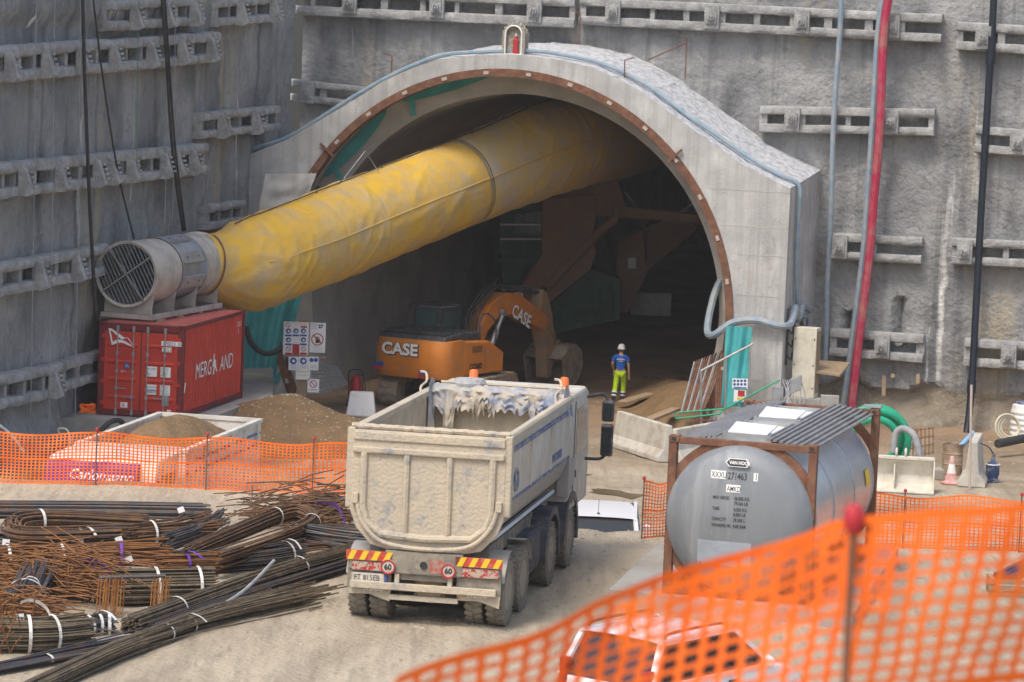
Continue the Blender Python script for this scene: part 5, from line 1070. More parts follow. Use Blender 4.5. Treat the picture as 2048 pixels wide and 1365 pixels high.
for x in (-.55, 1.05): b = MB(); b.lathe([(.10, 0), (.10, .04), (.085, .06), (.075, .24), (.06, .27), (.001, .28)], 16, Matrix.Translation((x, 6.6, 3.10 if x < 0 else 3.06))); b.obj('beacon', m_beac, tk, True)
sn = MB(); sn.lathe([(.10, 2.4), (.10, 3.0), (.16, 3.02), (.27, 3.05), (.29, 3.12), (.25, 3.19), (.001, 3.21)], 22, Matrix.Translation((-.55, 6.25, .06))); sn.obj('air_intake', M('intake_grey', (.42, .41, .39), .8, col2=(.28, .28, .28), scale=12), tk, True)
ml = MB(); ml.tube(spline([(1.24, 8.1, 2.85), (1.5, 8.25, 2.9), (1.62, 8.2, 2.75)], 5), .03, 6); ml.tube(spline([(1.24, 8.1, 1.75), (1.5, 8.2, 1.75), (1.6, 8.2, 1.85)], 5), .03, 6); mlo = ml.obj('mirror_arm', m_black, tk, True)
MB().box(1.50, 1.72, 8.13, 8.24, 2.42, 2.80).obj('mirror', m_exdk, tk, bev=.04); MB().box(1.50, 1.72, 8.13, 8.24, 1.80, 2.38).obj('mirror', m_exdk, tk, bev=.04)
MB().box(1.53, 1.69, 8.122, 8.131, 1.86, 2.32).obj('mirror_glass', m_glass, tk); MB().box(1.53, 1.69, 8.122, 8.131, 2.47, 2.75).obj('mirror_glass', m_glass, tk)
# torn load cover rolled at the front of the body
m_cov = M('torn_cover', (.36, .355, .33), .85, col2=(.20, .25, .37), scale=3.5, lo=.42, hi=.58, dirt=(.46, .40, .31), dscale=2.5, dlo=.42, dhi=.6, bump=.015, bscale=10)
cv = MB(); rn = random.Random(5)
low_e = [.26 + .30 * abs(nz(i * .35, 0, 2, .9)) + .14 * rn.random() * (i % 3 == 0) + (.42 if 10 <= i <= 15 else 0) + (.22 if 60 <= i <= 63 else 0) for i in range(81)]
def cvf(a, b):
    i = min(80, int(a * 80 + .5)); x = -1.18 + 2.36 * a
    if b < .5: q = b / .5; return Vector((x, BL + .25 - .50 * q + .04 * nz(a * 14, q * 4, 1), BT + .10 + .07 * sin(pi * q) + .05 * nz(a * 16, q * 5, 4)))
    q = (b - .5) / .5; return Vector((x + .04 * nz(a * 18, q * 4, 8) * q, BL - .25 - .08 * q + .09 * nz(a * 20, q * 5, 6), BT + .10 - low_e[i] * q))
cv.grid(cvf, 80, 18); cv.obj('load_cover', m_cov, tk, True, angle=60)
for x0 in (-1.2, 1.15):
    c2 = MB(); c2.grid(lambda a, b: Vector((x0 + .12 * sin(a * 9) * b + .05, BL - .45 + .5 * a, BT + .30 - (.9 if x0 < 0 else .5) * b - .1 * nz(a * 4, b * 4, 3) - .12 * abs(a - .5))), 14, 12); c2.obj('load_cover', m_cov, tk, True, angle=60)
    lv = MB(); lv.tube(spline([(x0 - .06, BL - .5, BT - .05), (x0 - .12, BL - .3, BT + .12), (x0 - .05, BL - .15, BT + .22), (x0 - .1, BL, BT + .34), (x0 - .2, BL, BT + .36)], 5), .022, 6); lv.obj('cover_lever', m_bed, tk, True)
# ------------------------------------------------------------------ tank container
m_tank = M('tank_aluminium', (.215, .232, .245), .5, .1, col2=(.175, .19, .20), scale=1.0, streak=(.29, .30, .31), slo=.5, shi=.7, sscale=(3, 3, .25), dirt=(.32, .31, .28), dscale=5, dlo=.62, dhi=.8)
m_tside = M('tank_cladding', (.62, .64, .68), .32, .75, col2=(.50, .52, .56), scale=1.2)
tn = thing('tank_container', 'grey tank container with stencilled end and rusty brown frame on concrete slab', 'tank container', (2.60, 57.0, .285), -.267)
TR, TC = 1.20, 1.30
TM = Matrix.Translation((CW / 2, 0, TC)) @ Matrix.Rotation(-pi / 2, 4, 'X')
t_ = MB(); t_.lathe([(.001, .02), (.5, .035), (.9, .10), (1.1, .19), (TR, .34)], 64, TM, cap=False); hd = t_.obj('end_dome', m_tank, tn, True, angle=60); hd.location = (0, -.36, 0)
t_ = MB(); t_.lathe([(TR, -.02), (TR + .006, .0), (TR + .01, .16), (TR + .01, 5.7), (TR, 5.72), (1.05, 5.9), (.001, 6.0)], 64, TM, cap=False); t_.obj('tank_shell', m_tside, tn, True, angle=40)
for y in (.24, 1.9, 3.8, 5.66): r = MB(); r.lathe([(TR + .012, y - .03), (TR + .022, y - .025), (TR + .022, y + .025), (TR + .012, y + .03)], 64, TM, cap=False); r.obj('cladding_band', m_steel, tn, True)
def tframe(y0):
    mb = MB()
    for x in (0, CW - .14): mb.box(x, x + .14, y0, y0 + .14, .118, CH - .118)
    mb.box(.17, CW - .17, y0, y0 + .10, CH - .13, CH - .02); mb.box(.17, CW - .17, y0, y0 + .10, .02, .14)
    fo = mb.obj('end_frame', m_rust, tn, bev=.01)
    for sx in (0, 1):
        for zc in (0, 1):
            # curved gussets between frame and shell
            cx_, cz_ = CW / 2, TC; pts = []
            A0 = {(1, 1): 20, (0, 1): 100, (0, 0): 190, (1, 0): 280}[(sx, zc)]
            for k in range(9): a = radians(A0 + 60 * k / 8 + (5 if zc else 0)); pts.append((cx_ + (TR - .01) * cos(a), cz_ + (TR - .01) * sin(a)))
            outp = [(min(max(cx_ + (TR + .14) * cos(radians(A0 + 60 * k / 8 + (5 if zc else 0))), .02), CW - .02), min(max(cz_ + (TR + .14) * sin(radians(A0 + 60 * k / 8 + (5 if zc else 0))), .03), CH - .03)) for k in range(8, -1, -1)]
            MB().prism(pts + outp, y0 + .04, y0 + .10, 'y').obj('gusset', m_rust, tn)
            x = 0 if sx == 0 else CW - .178; z = 0 if zc == 0 else CH - .118
            k = MB(); k.box(x, x + .178, y0 - .012, y0 + .15, z, z + .118); ko = k.obj('corner_casting', m_rust, tn, bev=.012); MB().cbox((x + .089, y0 - .014, z + .06), .07, .008, .055).obj('casting_hole', m_black, ko)
tframe(0); tframe(CL - .15)
for x in (0.02, CW - .12):
    MB().box(x, x + .10, .15, CL - .15, .02, .14).obj('bottom_rail', m_rust, tn)
for y in (.9, CL - 1.0): MB().prism([(.3, .14), (CW - .3, .14), (CW - .55, .45), (.55, .45)], y, y + .12, 'y').obj('saddle', m_rust, tn)
for sx, x0, x1 in ((0, .10, .72), (1, 1.62, 2.30)):
    w = MB()
    for k in range(8): xx = x0 + (x1 - x0) * k / 7; zz = CH + .03 - .22 * max(0, abs(xx - CW / 2) - .45) ** 1.3; w.prism([(xx - .03, zz - .03), (xx + .03, zz - .03), (xx + .03, zz), (xx, zz + .018), (xx - .03, zz)], .12, CL - .1, 'y')
    w.obj('walkway', M('walkway_grey', (.20, .20, .205), .6, col2=(.27, .265, .25), scale=3), tn)
for y0 in (.5, 3.0):
    w = MB(); w.box(.80, 1.56, y0, y0 + 1.9, CH - .05, CH - .02); fo = w.obj('spill_box', m_white, tn)
    for a in ((.78, 1.58, y0 - .03, y0 + .0), (.78, 1.58, y0 + 1.9, y0 + 1.93), (.78, .81, y0, y0 + 1.9), (1.55, 1.58, y0, y0 + 1.9)): MB().box(*a, CH - .08, CH + .05).obj('spill_rim', m_steel, tn)
    MB().hexa([(x, y, z) for z0 in (0, .02) for x, y, z in ((.84, y0 + .1, CH + .03 + z0), (1.5, y0 + .05, CH + .03 + z0), (1.52, y0 + .8, CH + .10 + z0), (.82, y0 + .85, CH + .12 + z0))]).obj('loose_sheet', m_white, tn)
def endtxt(s, size, x, z, mat=m_dblack, sx=.8, bold=.0008):
    def b(co):
        r = hypot(co.x - CW / 2, co.z - TC); y = .02 + (.015 * (r / .5) if r < .5 else .015 + .065 * (r - .5) / .4 if r < .9 else .08 + .09 * (r - .9) / .2); return Vector((co.x, y - .007, co.z))
    return text(hd, s, size, (x, 0, z), REAR, mat, sx, bold, name='stencil_lettering', bend=b)
def endpatch(x0, x1, z0, z1, mat, nm, o=.004, n=6):
    mb = MB()
    def fn(a, b):
        x, z = x0 + (x1 - x0) * a, z0 + (z1 - z0) * b; r = hypot(x - CW / 2, z - TC); y = .02 + (.015 * (r / .5) if r < .5 else .015 + .065 * (r - .5) / .4 if r < .9 else .08 + .09 * (r - .9) / .2); return (x, y - o, z)
    mb.grid(fn, n, n); return mb.obj(nm, mat, hd)
def capsule(x0, x1, z0, z1, mat, nm, o):
    zc = (z0 + z1) / 2; mb = MB(); mb.add([(x, .085 - o, z) for x, z in ((x0, zc), (x0 + .05, z0), (x1 - .05, z0), (x1, zc), (x1 - .05, z1), (x0 + .05, z1))], [(0, 1, 2, 3, 4, 5)]); return mb.obj(nm, mat, hd)
capsule(1.02, 1.42, 2.19, 2.33, m_dwhite, 'maker_plate', .040); capsule(1.04, 1.40, 2.205, 2.315, m_dblack, 'maker_plate', .044); text(hd, 'VAN HOOL', .075, (1.085, .037, 2.235), REAR, m_dwhite, .85, .004)
endpatch(.78, 1.03, 1.98, 2.11, m_dwhite, 'number_label'); endtxt('XXXU', .13, .79, 2.0, sx=.68); endtxt('271463', .16, 1.06, 1.985, sx=.66); endpatch(1.48, 1.55, 1.98, 2.11, m_dwhite, 'number_label'); endtxt('1', .14, 1.495, 2.0)
endpatch(1.05, 1.28, 1.78, 1.90, m_dwhite, 'number_label'); endtxt('AMKD', .12, 1.06, 1.795, sx=.66)
for z, a, b in ((1.66, 'MAX GROSS', '36.000 KG'), (1.58, '', '79.366 LB'), (1.48, 'TARE', '4.020 KG'), (1.40, '', '8.863 LB'), (1.31, 'CAPACITY', '29.500 L.'), (1.21, 'WORKING PR.', '4.00 BAR')):
    if a: endtxt(a, .075, .84, z, sx=.66)
    endtxt(b, .078, 1.19, z, sx=.72)
def lightpatch():
    mb = MB(); n = 24; pts = [(.60, .55), (.60, .92), (.68, 1.0), (1.0, 1.02), (1.40, .94), (1.52, .85), (1.53, .60), (1.30, .66), (.95, .60)]
    mb.add([(x, (lambda r: .02 + (.015 * (r / .5) if r < .5 else .015 + .065 * (r - .5) / .4))(hypot(x - CW / 2, z - TC)) - .006, z) for x, z in pts], [tuple(range(9))]); return mb
endpatch(.62, 1.50, .58, .98, M('cleaned_patch', (.36, .40, .45), .5, .1, col2=(.30, .335, .37), scale=3), 'cleaned_patch', .004, 8)
MB().box(CW - .3, CW + .02, CL - .16, CL + .05, CH + .02, CH + .05).obj('top_plate', m_gray, tn)
yl = MB(); yl.grid(lambda a, b: (lambda t: (CW / 2 + (TR + .028) * cos(t), 4.85 + .4 * a, TC + (TR + .028) * sin(t)))(radians(2 + 13 * b)), 4, 6); yl.obj('yellow_label', m_yel, tn)
# ------------------------------------------------------------------ orange net fences
def net(fn, nu, nv, wu, wv, bands=()):
    """open mesh: strands as flat ribbons; fn(u,v) in cells -> point, u along, v up"""
    mb = MB()
    for j in range(nv + 1):
        h = wv * (2.0 if j in bands else 1.0)
        for i in range(nu): mb.quad(fn(i, j - h), fn(i + 1, j - h), fn(i + 1, j + h), fn(i, j + h))
    for i in range(nu + 1):
        for j in range(nv): mb.quad(fn(i - wu, j), fn(i + wu, j), fn(i + wu, j + 1), fn(i - wu, j + 1))
    return mb
def fence(p, q, h, posts, label, sag=.08, cell=.078, ch=.062, seed=0, lean=0):
    p, q = Vector(p), Vector(q); L = (q - p).length; nu = max(3, int(L / cell)); nv = int(h / ch)
    def fn(u, v):
        a = u / nu; t = v / nv; b = p + (q - p) * a; w = a * (len(posts) + .001); s = sin(pi * (w % 1)); top = 1 - sag * s * s
        n1 = nz(b.x, v * .1, seed + b.y, .8)
        return Vector((b.x + .02 * n1, b.y + .12 * n1 + lean * t + .05 * nz(b.x * 2, t * 3, seed + 4), gz(b.x, b.y) + .01 + h * t * top))
    root = thing('net_fence', label, 'fence', (p.x, p.y, gz(p.x, p.y)))
    net(fn, nu, nv, .17, .15, (0, nv // 2, nv)).obj('orange_net', m_orange, root, False, True)
    for t in posts:
        b = p + (q - p) * t; z0 = gz(b.x, b.y); po = MB(); po.cyl((b.x, b.y - .05, z0 - .1), (b.x, b.y - .05, z0 + h + .08), .014, n=6); o = po.obj('post', m_rust, root, False, True)
        c = MB(); c.lathe([(.03, 0), (.035, .03), (.02, .06), (.001, .065)], 8, Matrix.Translation((b.x, b.y - .05, z0 + h + .05))); c.obj('post_cap', m_red, o, True, True)
    return root
a = G(-60, 962); b = G(700, 992); fence((a.x, 68.6, 0), (b.x, 68.75, 0), 1.02, (.33, .62, .9), 'orange mesh fence at the plateau edge behind the rebar bundles')
fence((G(1282, 1076).x, 64.6, 0), (G(1345, 1060).x, 65.2, 0), 1.05, (.0,), 'short orange mesh fence between white van and tank container')
fence((G(1752, 1100).x, 65.0, 0), (G(2120, 1105).x, 64.7, 0), 1.0, (.15, .76), 'orange mesh fence behind the tank container on the right')
# close net in front of the photographer
ND = 10.0
topl = [(780, 1385), (900, 1337), (1107, 1270), (1203, 1220), (1332, 1176), (1480, 1130), (1623, 1086), (1707, 1047), (1758, 1045), (1900, 1024), (2048, 1003), (2160, 990)]
def topz(x):
    for (a, b) in zip(topl[:-1], topl[1:]):
        if a[0] <= x <= b[0]: t = (x - a[0]) / (b[0] - a[0]); return a[1] + (b[1] - a[1]) * t
    return topl[0][1] if x < topl[0][0] else topl[-1][1]
cellx = .062; NU = int((W(2160, 1000, ND).x - W(780, 1300, ND).x) / cellx); NVn = 24; X0 = W(780, 1385, ND).x
def nearfn(u, v):
    x = X0 + u * cellx; px = 1024 + x / ND * FPX; zt = W(px, topz(px), ND).z; d = (NVn - v) * .044
    x += .030 * nz(x, d, 21, 1.6) + .012 * nz(x, d, 23, 6); d += .022 * nz(x, d, 27, 2.0)
    y = ND + .16 * nz(x, d, 1, 1.2) + .10 * sin(x * 3.1 + d * 2.0) + .25 * d
    return Vector((x - .12 * d, y, zt - d + .02 * nz(x, d * 2, 5, 2.0)))
nearf = thing('net_fence', 'sagging orange mesh fence on a red-capped post, hanging before the white hatchback', 'fence', (W(1700, 1300, ND).x, ND, gz(W(1700, 1300, ND).x, ND)))
net(nearfn, NU, NVn, .165, .165, (12, 24)).obj('orange_net', m_orange, nearf, False, True)
def flap(u, v):
    a = u / 30; px = 1235 + 530 * a; p = W(px, topz(px) + 2, ND - .12); d = (8 - v) * .030 * (.55 + .45 * a)
    return Vector((p.x + .10 * d + .01 * nz(a * 9, d * 8, 2), p.y - .03 * sin(a * 14), p.z - d + .012 * nz(a * 7, d * 5, 4)))
net(flap, 30, 8, .13, .16, (8,)).obj('folded_flap', m_orange, nearf, False, True)
pb0 = W(1708, 1030, ND - .15); po = MB(); po.cyl((pb0.x, pb0.y, gz(pb0.x, pb0.y) - .1), pb0, .011, n=8); pq = po.obj('post', m_rust, nearf, True, True); c = MB(); c.lathe([(.018, -.05), (.028, -.03), (.030, .01), (.015, .03), (.001, .032)], 14, Matrix.Translation(pb0)); c.obj('post_cap', m_red, pq, True, True)
# ------------------------------------------------------------------ rebar store on the plateau
m_rb1 = M('rebar_grey', (.085, .085, .09), .6, .3, col2=(.13, .12, .115), scale=4, dirt=(.18, .09, .05), dscale=3, dlo=.5, dhi=.7)
m_rb2 = M('rebar_brown', (.12, .065, .035), .85, col2=(.21, .11, .05), scale=3, dirt=(.07, .055, .05), dscale=4)
m_rb3 = M('rebar_rust', (.24, .105, .035), .9, col2=(.14, .07, .035), scale=5)
m_rb4 = M('rebar_dusty', (.155, .12, .075), .85, col2=(.10, .08, .055), scale=3, dirt=(.24, .19, .13), dscale=4, dlo=.5, dhi=.7)
rnr = random.Random(21)
def gp(px, py, z): return G(px, py, z)
def bars_on(path, n, R, r, jit=.02, splay=0.0, hflat=1.0, endj=.15, wob=.01):
    mb = MB(); path = [Vector(p) for p in path]; N = len(path)
    for k in range(n):
        a = rnr.random() * 2 * pi; q = sqrt(rnr.random()) * R; ox, oz = q * cos(a), q * sin(a) * hflat; ex, ez = rnr.gauss(0, splay), abs(rnr.gauss(0, splay * .35)); sx_, sz_ = rnr.gauss(0, jit), rnr.gauss(0, jit)
        e0, e1 = rnr.uniform(-endj, endj), rnr.uniform(-endj, endj); ph = rnr.random() * 6; pts = []
        for i, p in enumerate(path):
            d = (path[min(i + 1, N - 1)] - path[max(i - 1, 0)]).normalized(); x = d.cross(Vector((0, 0, 1))).normalized(); t = i / (N - 1)
            pts.append(p + x * (ox + ex * t * t + sx_ * t + wob * sin(ph + t * 5)) + Vector((0, 0, oz + ez * t * t + sz_ * t)) + (d * e0 if i == 0 else d * e1 if i == N - 1 else Vector()))
        for p in pts: p.z = max(p.z, .015)
        mb.tube(pts, r, 5, True)
    return mb
def sling(par, p, d, R, mat=None, w=.05, tail=None, hf=1.0):
    if tail is None: tail = rnr.random() < .35
    d = Vector(d).normalized(); x = d.cross(Vector((0, 0, 1))).normalized(); mb = MB(); n = 20; R = R * 1.06 + .012
    pts = [p + x * R * cos(2 * pi * i / n) + Vector((0, 0, R * hf * sin(2 * pi * i / n))) for i in range(n + 1)]
    for a, b in zip(pts[:-1], pts[1:]): mb.quad(a - d * w / 2, a + d * w / 2, b + d * w / 2, b - d * w / 2)
    if tail:
        t0 = p + Vector((0, 0, R * hf)); tl = spline([t0, t0 + Vector((.06, -.08, .05)), t0 + Vector((.2, -.16, .02)), t0 + Vector((.3, -R * .9, -R * .4))], 5)
        for a, b in zip(tl[:-1], tl[1:]): mb.quad(a - d * w / 2, a + d * w / 2, b + d * w / 2, b - d * w / 2)
    mb.obj('sling', mat or m_strap, par, True, True)
def ticket(par, p):
    q = MB(); p = Vector(p); a = rnr.uniform(-.5, .5); q.hexa([p + Vector((x * cos(a) - z * sin(a), y, x * sin(a) + z * cos(a))) for y in (0, .004) for x, z in ((-.06, -.05), (.06, -.05), (.06, .05), (-.06, .05))]); q.obj('ticket', m_dwhite, par, False, True)
def bundle(label, pts, n, R, r, mat, straps=(), nspl=5, **kw):
    P_ = spline([gp(*p) for p in pts], nspl); hf = kw.get('hflat', 1.0); root = thing('rebar_bundle', label, 'rebar', (P_[0].x, P_[0].y, 0), 0, 'rebar bundles on the plateau')
    bars_on(P_, n, R, r, **kw).obj('bars', mat, root, True, True, kind='stuff')
    for s in straps:
        t, m_ = (s if isinstance(s, tuple) else (s, None)); i = min(len(P_) - 2, int(t * (len(P_) - 1))); sling(root, P_[i], P_[i + 1] - P_[i], R, m_, hf=hf)
    return root, P_
BR = .013
bundle('long straight grey rebar bundle lying along the gravel edge', [(-80, 1020, .14), (180, 1021, .14), (412, 1025, .14)], 90, .17, .013, m_rb1, (), jit=0, endj=.1, wob=0)
bundle('dark hairpin rebar bundle with rounded bends beside the long straight bundle', [(300, 1052, .42), (120, 1043, .44), (45, 1048, .42), (28, 1062, .36), (60, 1078, .30), (280, 1072, .28)], 46, .20, .014, m_rb2, (.3,), jit=.05, splay=.08)
r_, P_ = bundle('dark straight rebar bundle stacked under the hairpin bundle', [(-40, 1078, .2), (160, 1084, .2), (330, 1082, .2)], 80, .22, .013, m_rb1, (.55,), jit=.05); ticket(r_, gp(238, 1080, .5))
r_, P_ = bundle('purplish straight rebar bundle with upright white sling', [(262, 1072, .34), (370, 1062, .36), (425, 1052, .4)], 60, .22, .014, m_rb2, (.25,), jit=.06, splay=.1); ticket(r_, gp(362, 1020, .3))
bundle('loose grey bar ends fanned beside the long straight bundle', [(330, 1085, .3), (400, 1062, .35), (440, 1040, .42)], 36, .16, .014, m_rb1, (), splay=.12)
bundle('large hairpin rebar bundle with rusty rounded bends and two white slings', [(372, 1108, .35), (480, 1062, .42), (560, 1030, .48), (600, 1026, .48), (625, 1040, .45), (600, 1062, .42), (520, 1092, .38), (430, 1122, .32)], 36, .15, .015, m_rb2, (.28, .62), nspl=6, jit=.03, wob=.015)
bundle('dark rebar bundle beneath the large hairpin bundle', [(380, 1128, .18), (500, 1120, .18), (600, 1105, .18)], 80, .22, .013, m_rb1, (.8,), jit=.04)
bundle('dark straight rebar bundle reaching behind the dump truck tail', [(600, 1072, .3), (660, 1082, .28), (745, 1094, .25)], 80, .24, .014, m_rb1, (), jit=.04)
bundle('dark straight rebar bundle lying under the one behind the truck', [(560, 1110, .12), (650, 1102, .12), (760, 1110, .12)], 50, .14, .014, m_rb2, (), jit=.03)
r_, P_ = bundle('rusty straight rebar bundle with white sling left of the rusty brush pile', [(-50, 1128, .34), (60, 1124, .36), (128, 1122, .36)], 95, .27, .013, m_rb3, (.35, .9), jit=.04); ticket(r_, gp(12, 1085, .6))
bundle('low brown rebar bundle between rusty brush pile and squared stack', [(150, 1112, .3), (260, 1108, .32), (330, 1110, .32)], 60, .20, .013, m_rb3, ((.4, m_purple),), jit=.06, splay=.06)
r_, P_ = bundle('squared dark rebar stack with two tall white slings', [(232, 1176, .26), (330, 1174, .26), (424, 1172, .26)], 170, .30, .013, m_rb4, (.42, .8), jit=0, endj=.05, wob=0); ticket(r_, gp(258, 1120, .6))
bundle('short rusty rebar bundle lying on top of the squared stack', [(320, 1128, .62), (370, 1126, .62), (425, 1124, .6)], 50, .14, .012, m_rb3, ((.5, m_purple),), jit=.03)
def brush(label, c, n, L, spread, z1, mat, dirv, slings=(), r=.011):
    c = gp(*c); root = thing('rebar_bundle', label, 'rebar', (c.x, c.y, 0), 0, 'rebar bundles on the plateau'); mb = MB()
    for k in range(n):
        o = Vector((rnr.gauss(0, spread[0]), rnr.gauss(0, spread[1]), abs(rnr.gauss(0, z1)) + .02)); d = (Vector(dirv) + Vector((rnr.gauss(0, .35), rnr.gauss(0, .3), rnr.gauss(0, .16)))).normalized() * L * rnr.uniform(.5, 1.1) / 2
        a, b = c + o - d, c + o + d; a.z = max(a.z, .02); b.z = max(b.z, .02); m_ = (a + b) / 2 + Vector((0, 0, rnr.uniform(0, .06))); mb.tube([a, m_, b], r, 4, True)
    mb.obj('bars', mat, root, False, True, kind='stuff')
    for (x, y, z, mt) in slings:
        p = gp(x, y, z); s = MB(); tl = spline([p, p + Vector((.2, -.1, .06)), p + Vector((.42, -.18, -.04)), p + Vector((.55, -.3, -.3))], 5)
        for a, b in zip(tl[:-1], tl[1:]): s.quad(a + Vector((0, 0, -.03)), a + Vector((.02, -.05, .03)), b + Vector((.02, -.05, .03)), b + Vector((0, 0, -.03)))
        s.obj('sling', mt, root, True, True)
brush('bristling pile of short rusty bars with a purple sling', (152, 1180, .12), 420, 1.0, (.42, .42), .26, m_rb3, (.75, -.6, .0), ((135, 1118, .62, m_purple), (160, 1125, .6, m_purple)))
brush('bristling dark pile of short bars behind the hairpin bundle', (620, 1045, .1), 330, .9, (.62, .5), .28, m_rb2, (.9, .3, .1), ((632, 1008, .5, m_purple), (672, 1000, .55, m_strap)))
brush('small rusty pile of cut bars below the ring sling bundle', (35, 1232, .1), 150, .7, (.35, .25), .18, m_rb3, (.9, -.3, .1), ((40, 1205, .4, m_strap),))
brush('upright bright rusty mesh offcuts beside the olive bundle', (2, 1290, .1), 90, .55, (.16, .2), .22, m_rb3, (.2, -.3, .9))
brush('brown tangle of short bars in front of the rusty straight bundle', (20, 1165, .15), 160, .8, (.5, .3), .22, m_rb3, (.8, -.4, .1))
bundle('dark round rebar bundle ringed by one broad white sling', [(75, 1150, .42), (55, 1190, .30), (48, 1205, .26)], 110, .30, .012, m_rb1, (.75,), nspl=4, jit=.02, endj=.12)
r_, P_ = bundle('olive rebar bundle with two crossed white slings near the plateau front', [(-40, 1268, .26), (80, 1270, .26), (172, 1262, .26)], 110, .27, .014, m_rb4, (.45, .62), jit=.03); ticket(r_, gp(40, 1235, .45))
bundle('small dark coil of bars tangled with white slings', [(160, 1258, .14), (195, 1250, .16), (228, 1252, .14)], 60, .17, .012, m_rb1, (.2, .5, .8), jit=.06, endj=.05)
bundle('long diagonal olive rebar bundle running towards the truck wheels', [(262, 1252, .15), (420, 1196, .16), (560, 1148, .16), (730, 1100, .16)], 95, .19, .014, m_rb4, (.25, .78), jit=.02, splay=.04, endj=.1)
bundle('second diagonal bundle lying against the long olive one', [(310, 1258, .09), (470, 1200, .09), (720, 1122, .09)], 50, .11, .013, m_rb1, (), jit=.03)
bundle('long loose brown rebar bundle fraying at its end on the sand', [(40, 1390, .10), (220, 1308, .13), (330, 1268, .13), (430, 1236, .10), (605, 1196, .04)], 75, .14, .012, m_rb4, (.5, .66), nspl=6, jit=.06, splay=.20, endj=.9)
bundle('thin grey rebar strip lying flat at the front of the store', [(-60, 1345, .08), (130, 1310, .08), (290, 1280, .07)], 45, .13, .013, m_rb1, (.45,), jit=.05, hflat=.5, endj=.4)
for k, pts in enumerate(([(20, 1287, .05), (200, 1283, .06), (330, 1262, .08), (470, 1195, .25), (548, 1122, .55)], [(30, 1296, .05), (120, 1290, .05), (260, 1272, .05)])):
    mb = MB(); mb.tube(spline([gp(*p) for p in pts], 8), .028, 6); solo(mb, 'plastic_conduit', m_gray, ('long bowed grey plastic tube rising over the olive bundle', 'short straight grey plastic tube on the sand')[k], 'tube', smooth=True)
m_stir = M('bright_rust', (.36, .15, .035), .9, col2=(.24, .10, .03), scale=6)
stp = thing('stirrup_stack', 'bright rusty rectangular stirrups hung in a row before the squared stack', 'rebar', (gp(262, 1235, 0).x, gp(262, 1235, 0).y, 0))
for k in range(14):
    t = k / 13; lx = 194 + 76 * t + rnr.uniform(-2, 2) if k < 9 else 298 + 34 * (t - .65) / .35; p0 = gp(lx, 1232, 0); h = .58 + rnr.uniform(-.03, .03)
    mb = MB(); mb.tube([p0 + Vector((0, .25, .03)), p0 + Vector((.02, .25, h)), p0 + Vector((.02, -.15, h)), p0 + Vector((.0, -.18, .03)), p0 + Vector((0, .25, .03))], .010, 5); mb.obj('stirrup', m_stir, stp, False, True)
mb = MB(); a, b = gp(196, 1232, 0), gp(328, 1232, 0); mb.tube([a + Vector((0, 0, .6)), b + Vector((0, 0, .63))], .03, 6); mb.obj('carrying_bar', m_rb1, stp, True, True)
for k in range(5): a, b = gp(612 + k * 16, 1112, .1), gp(640 + k * 16, 1104, .1); mb = MB(); mb.bar(a, b, .1, .1); solo(mb, 'timber_spacer', m_wood, 'timber spacer under the rebar beside the truck', 'timber', 'timber spacers under the rebar')
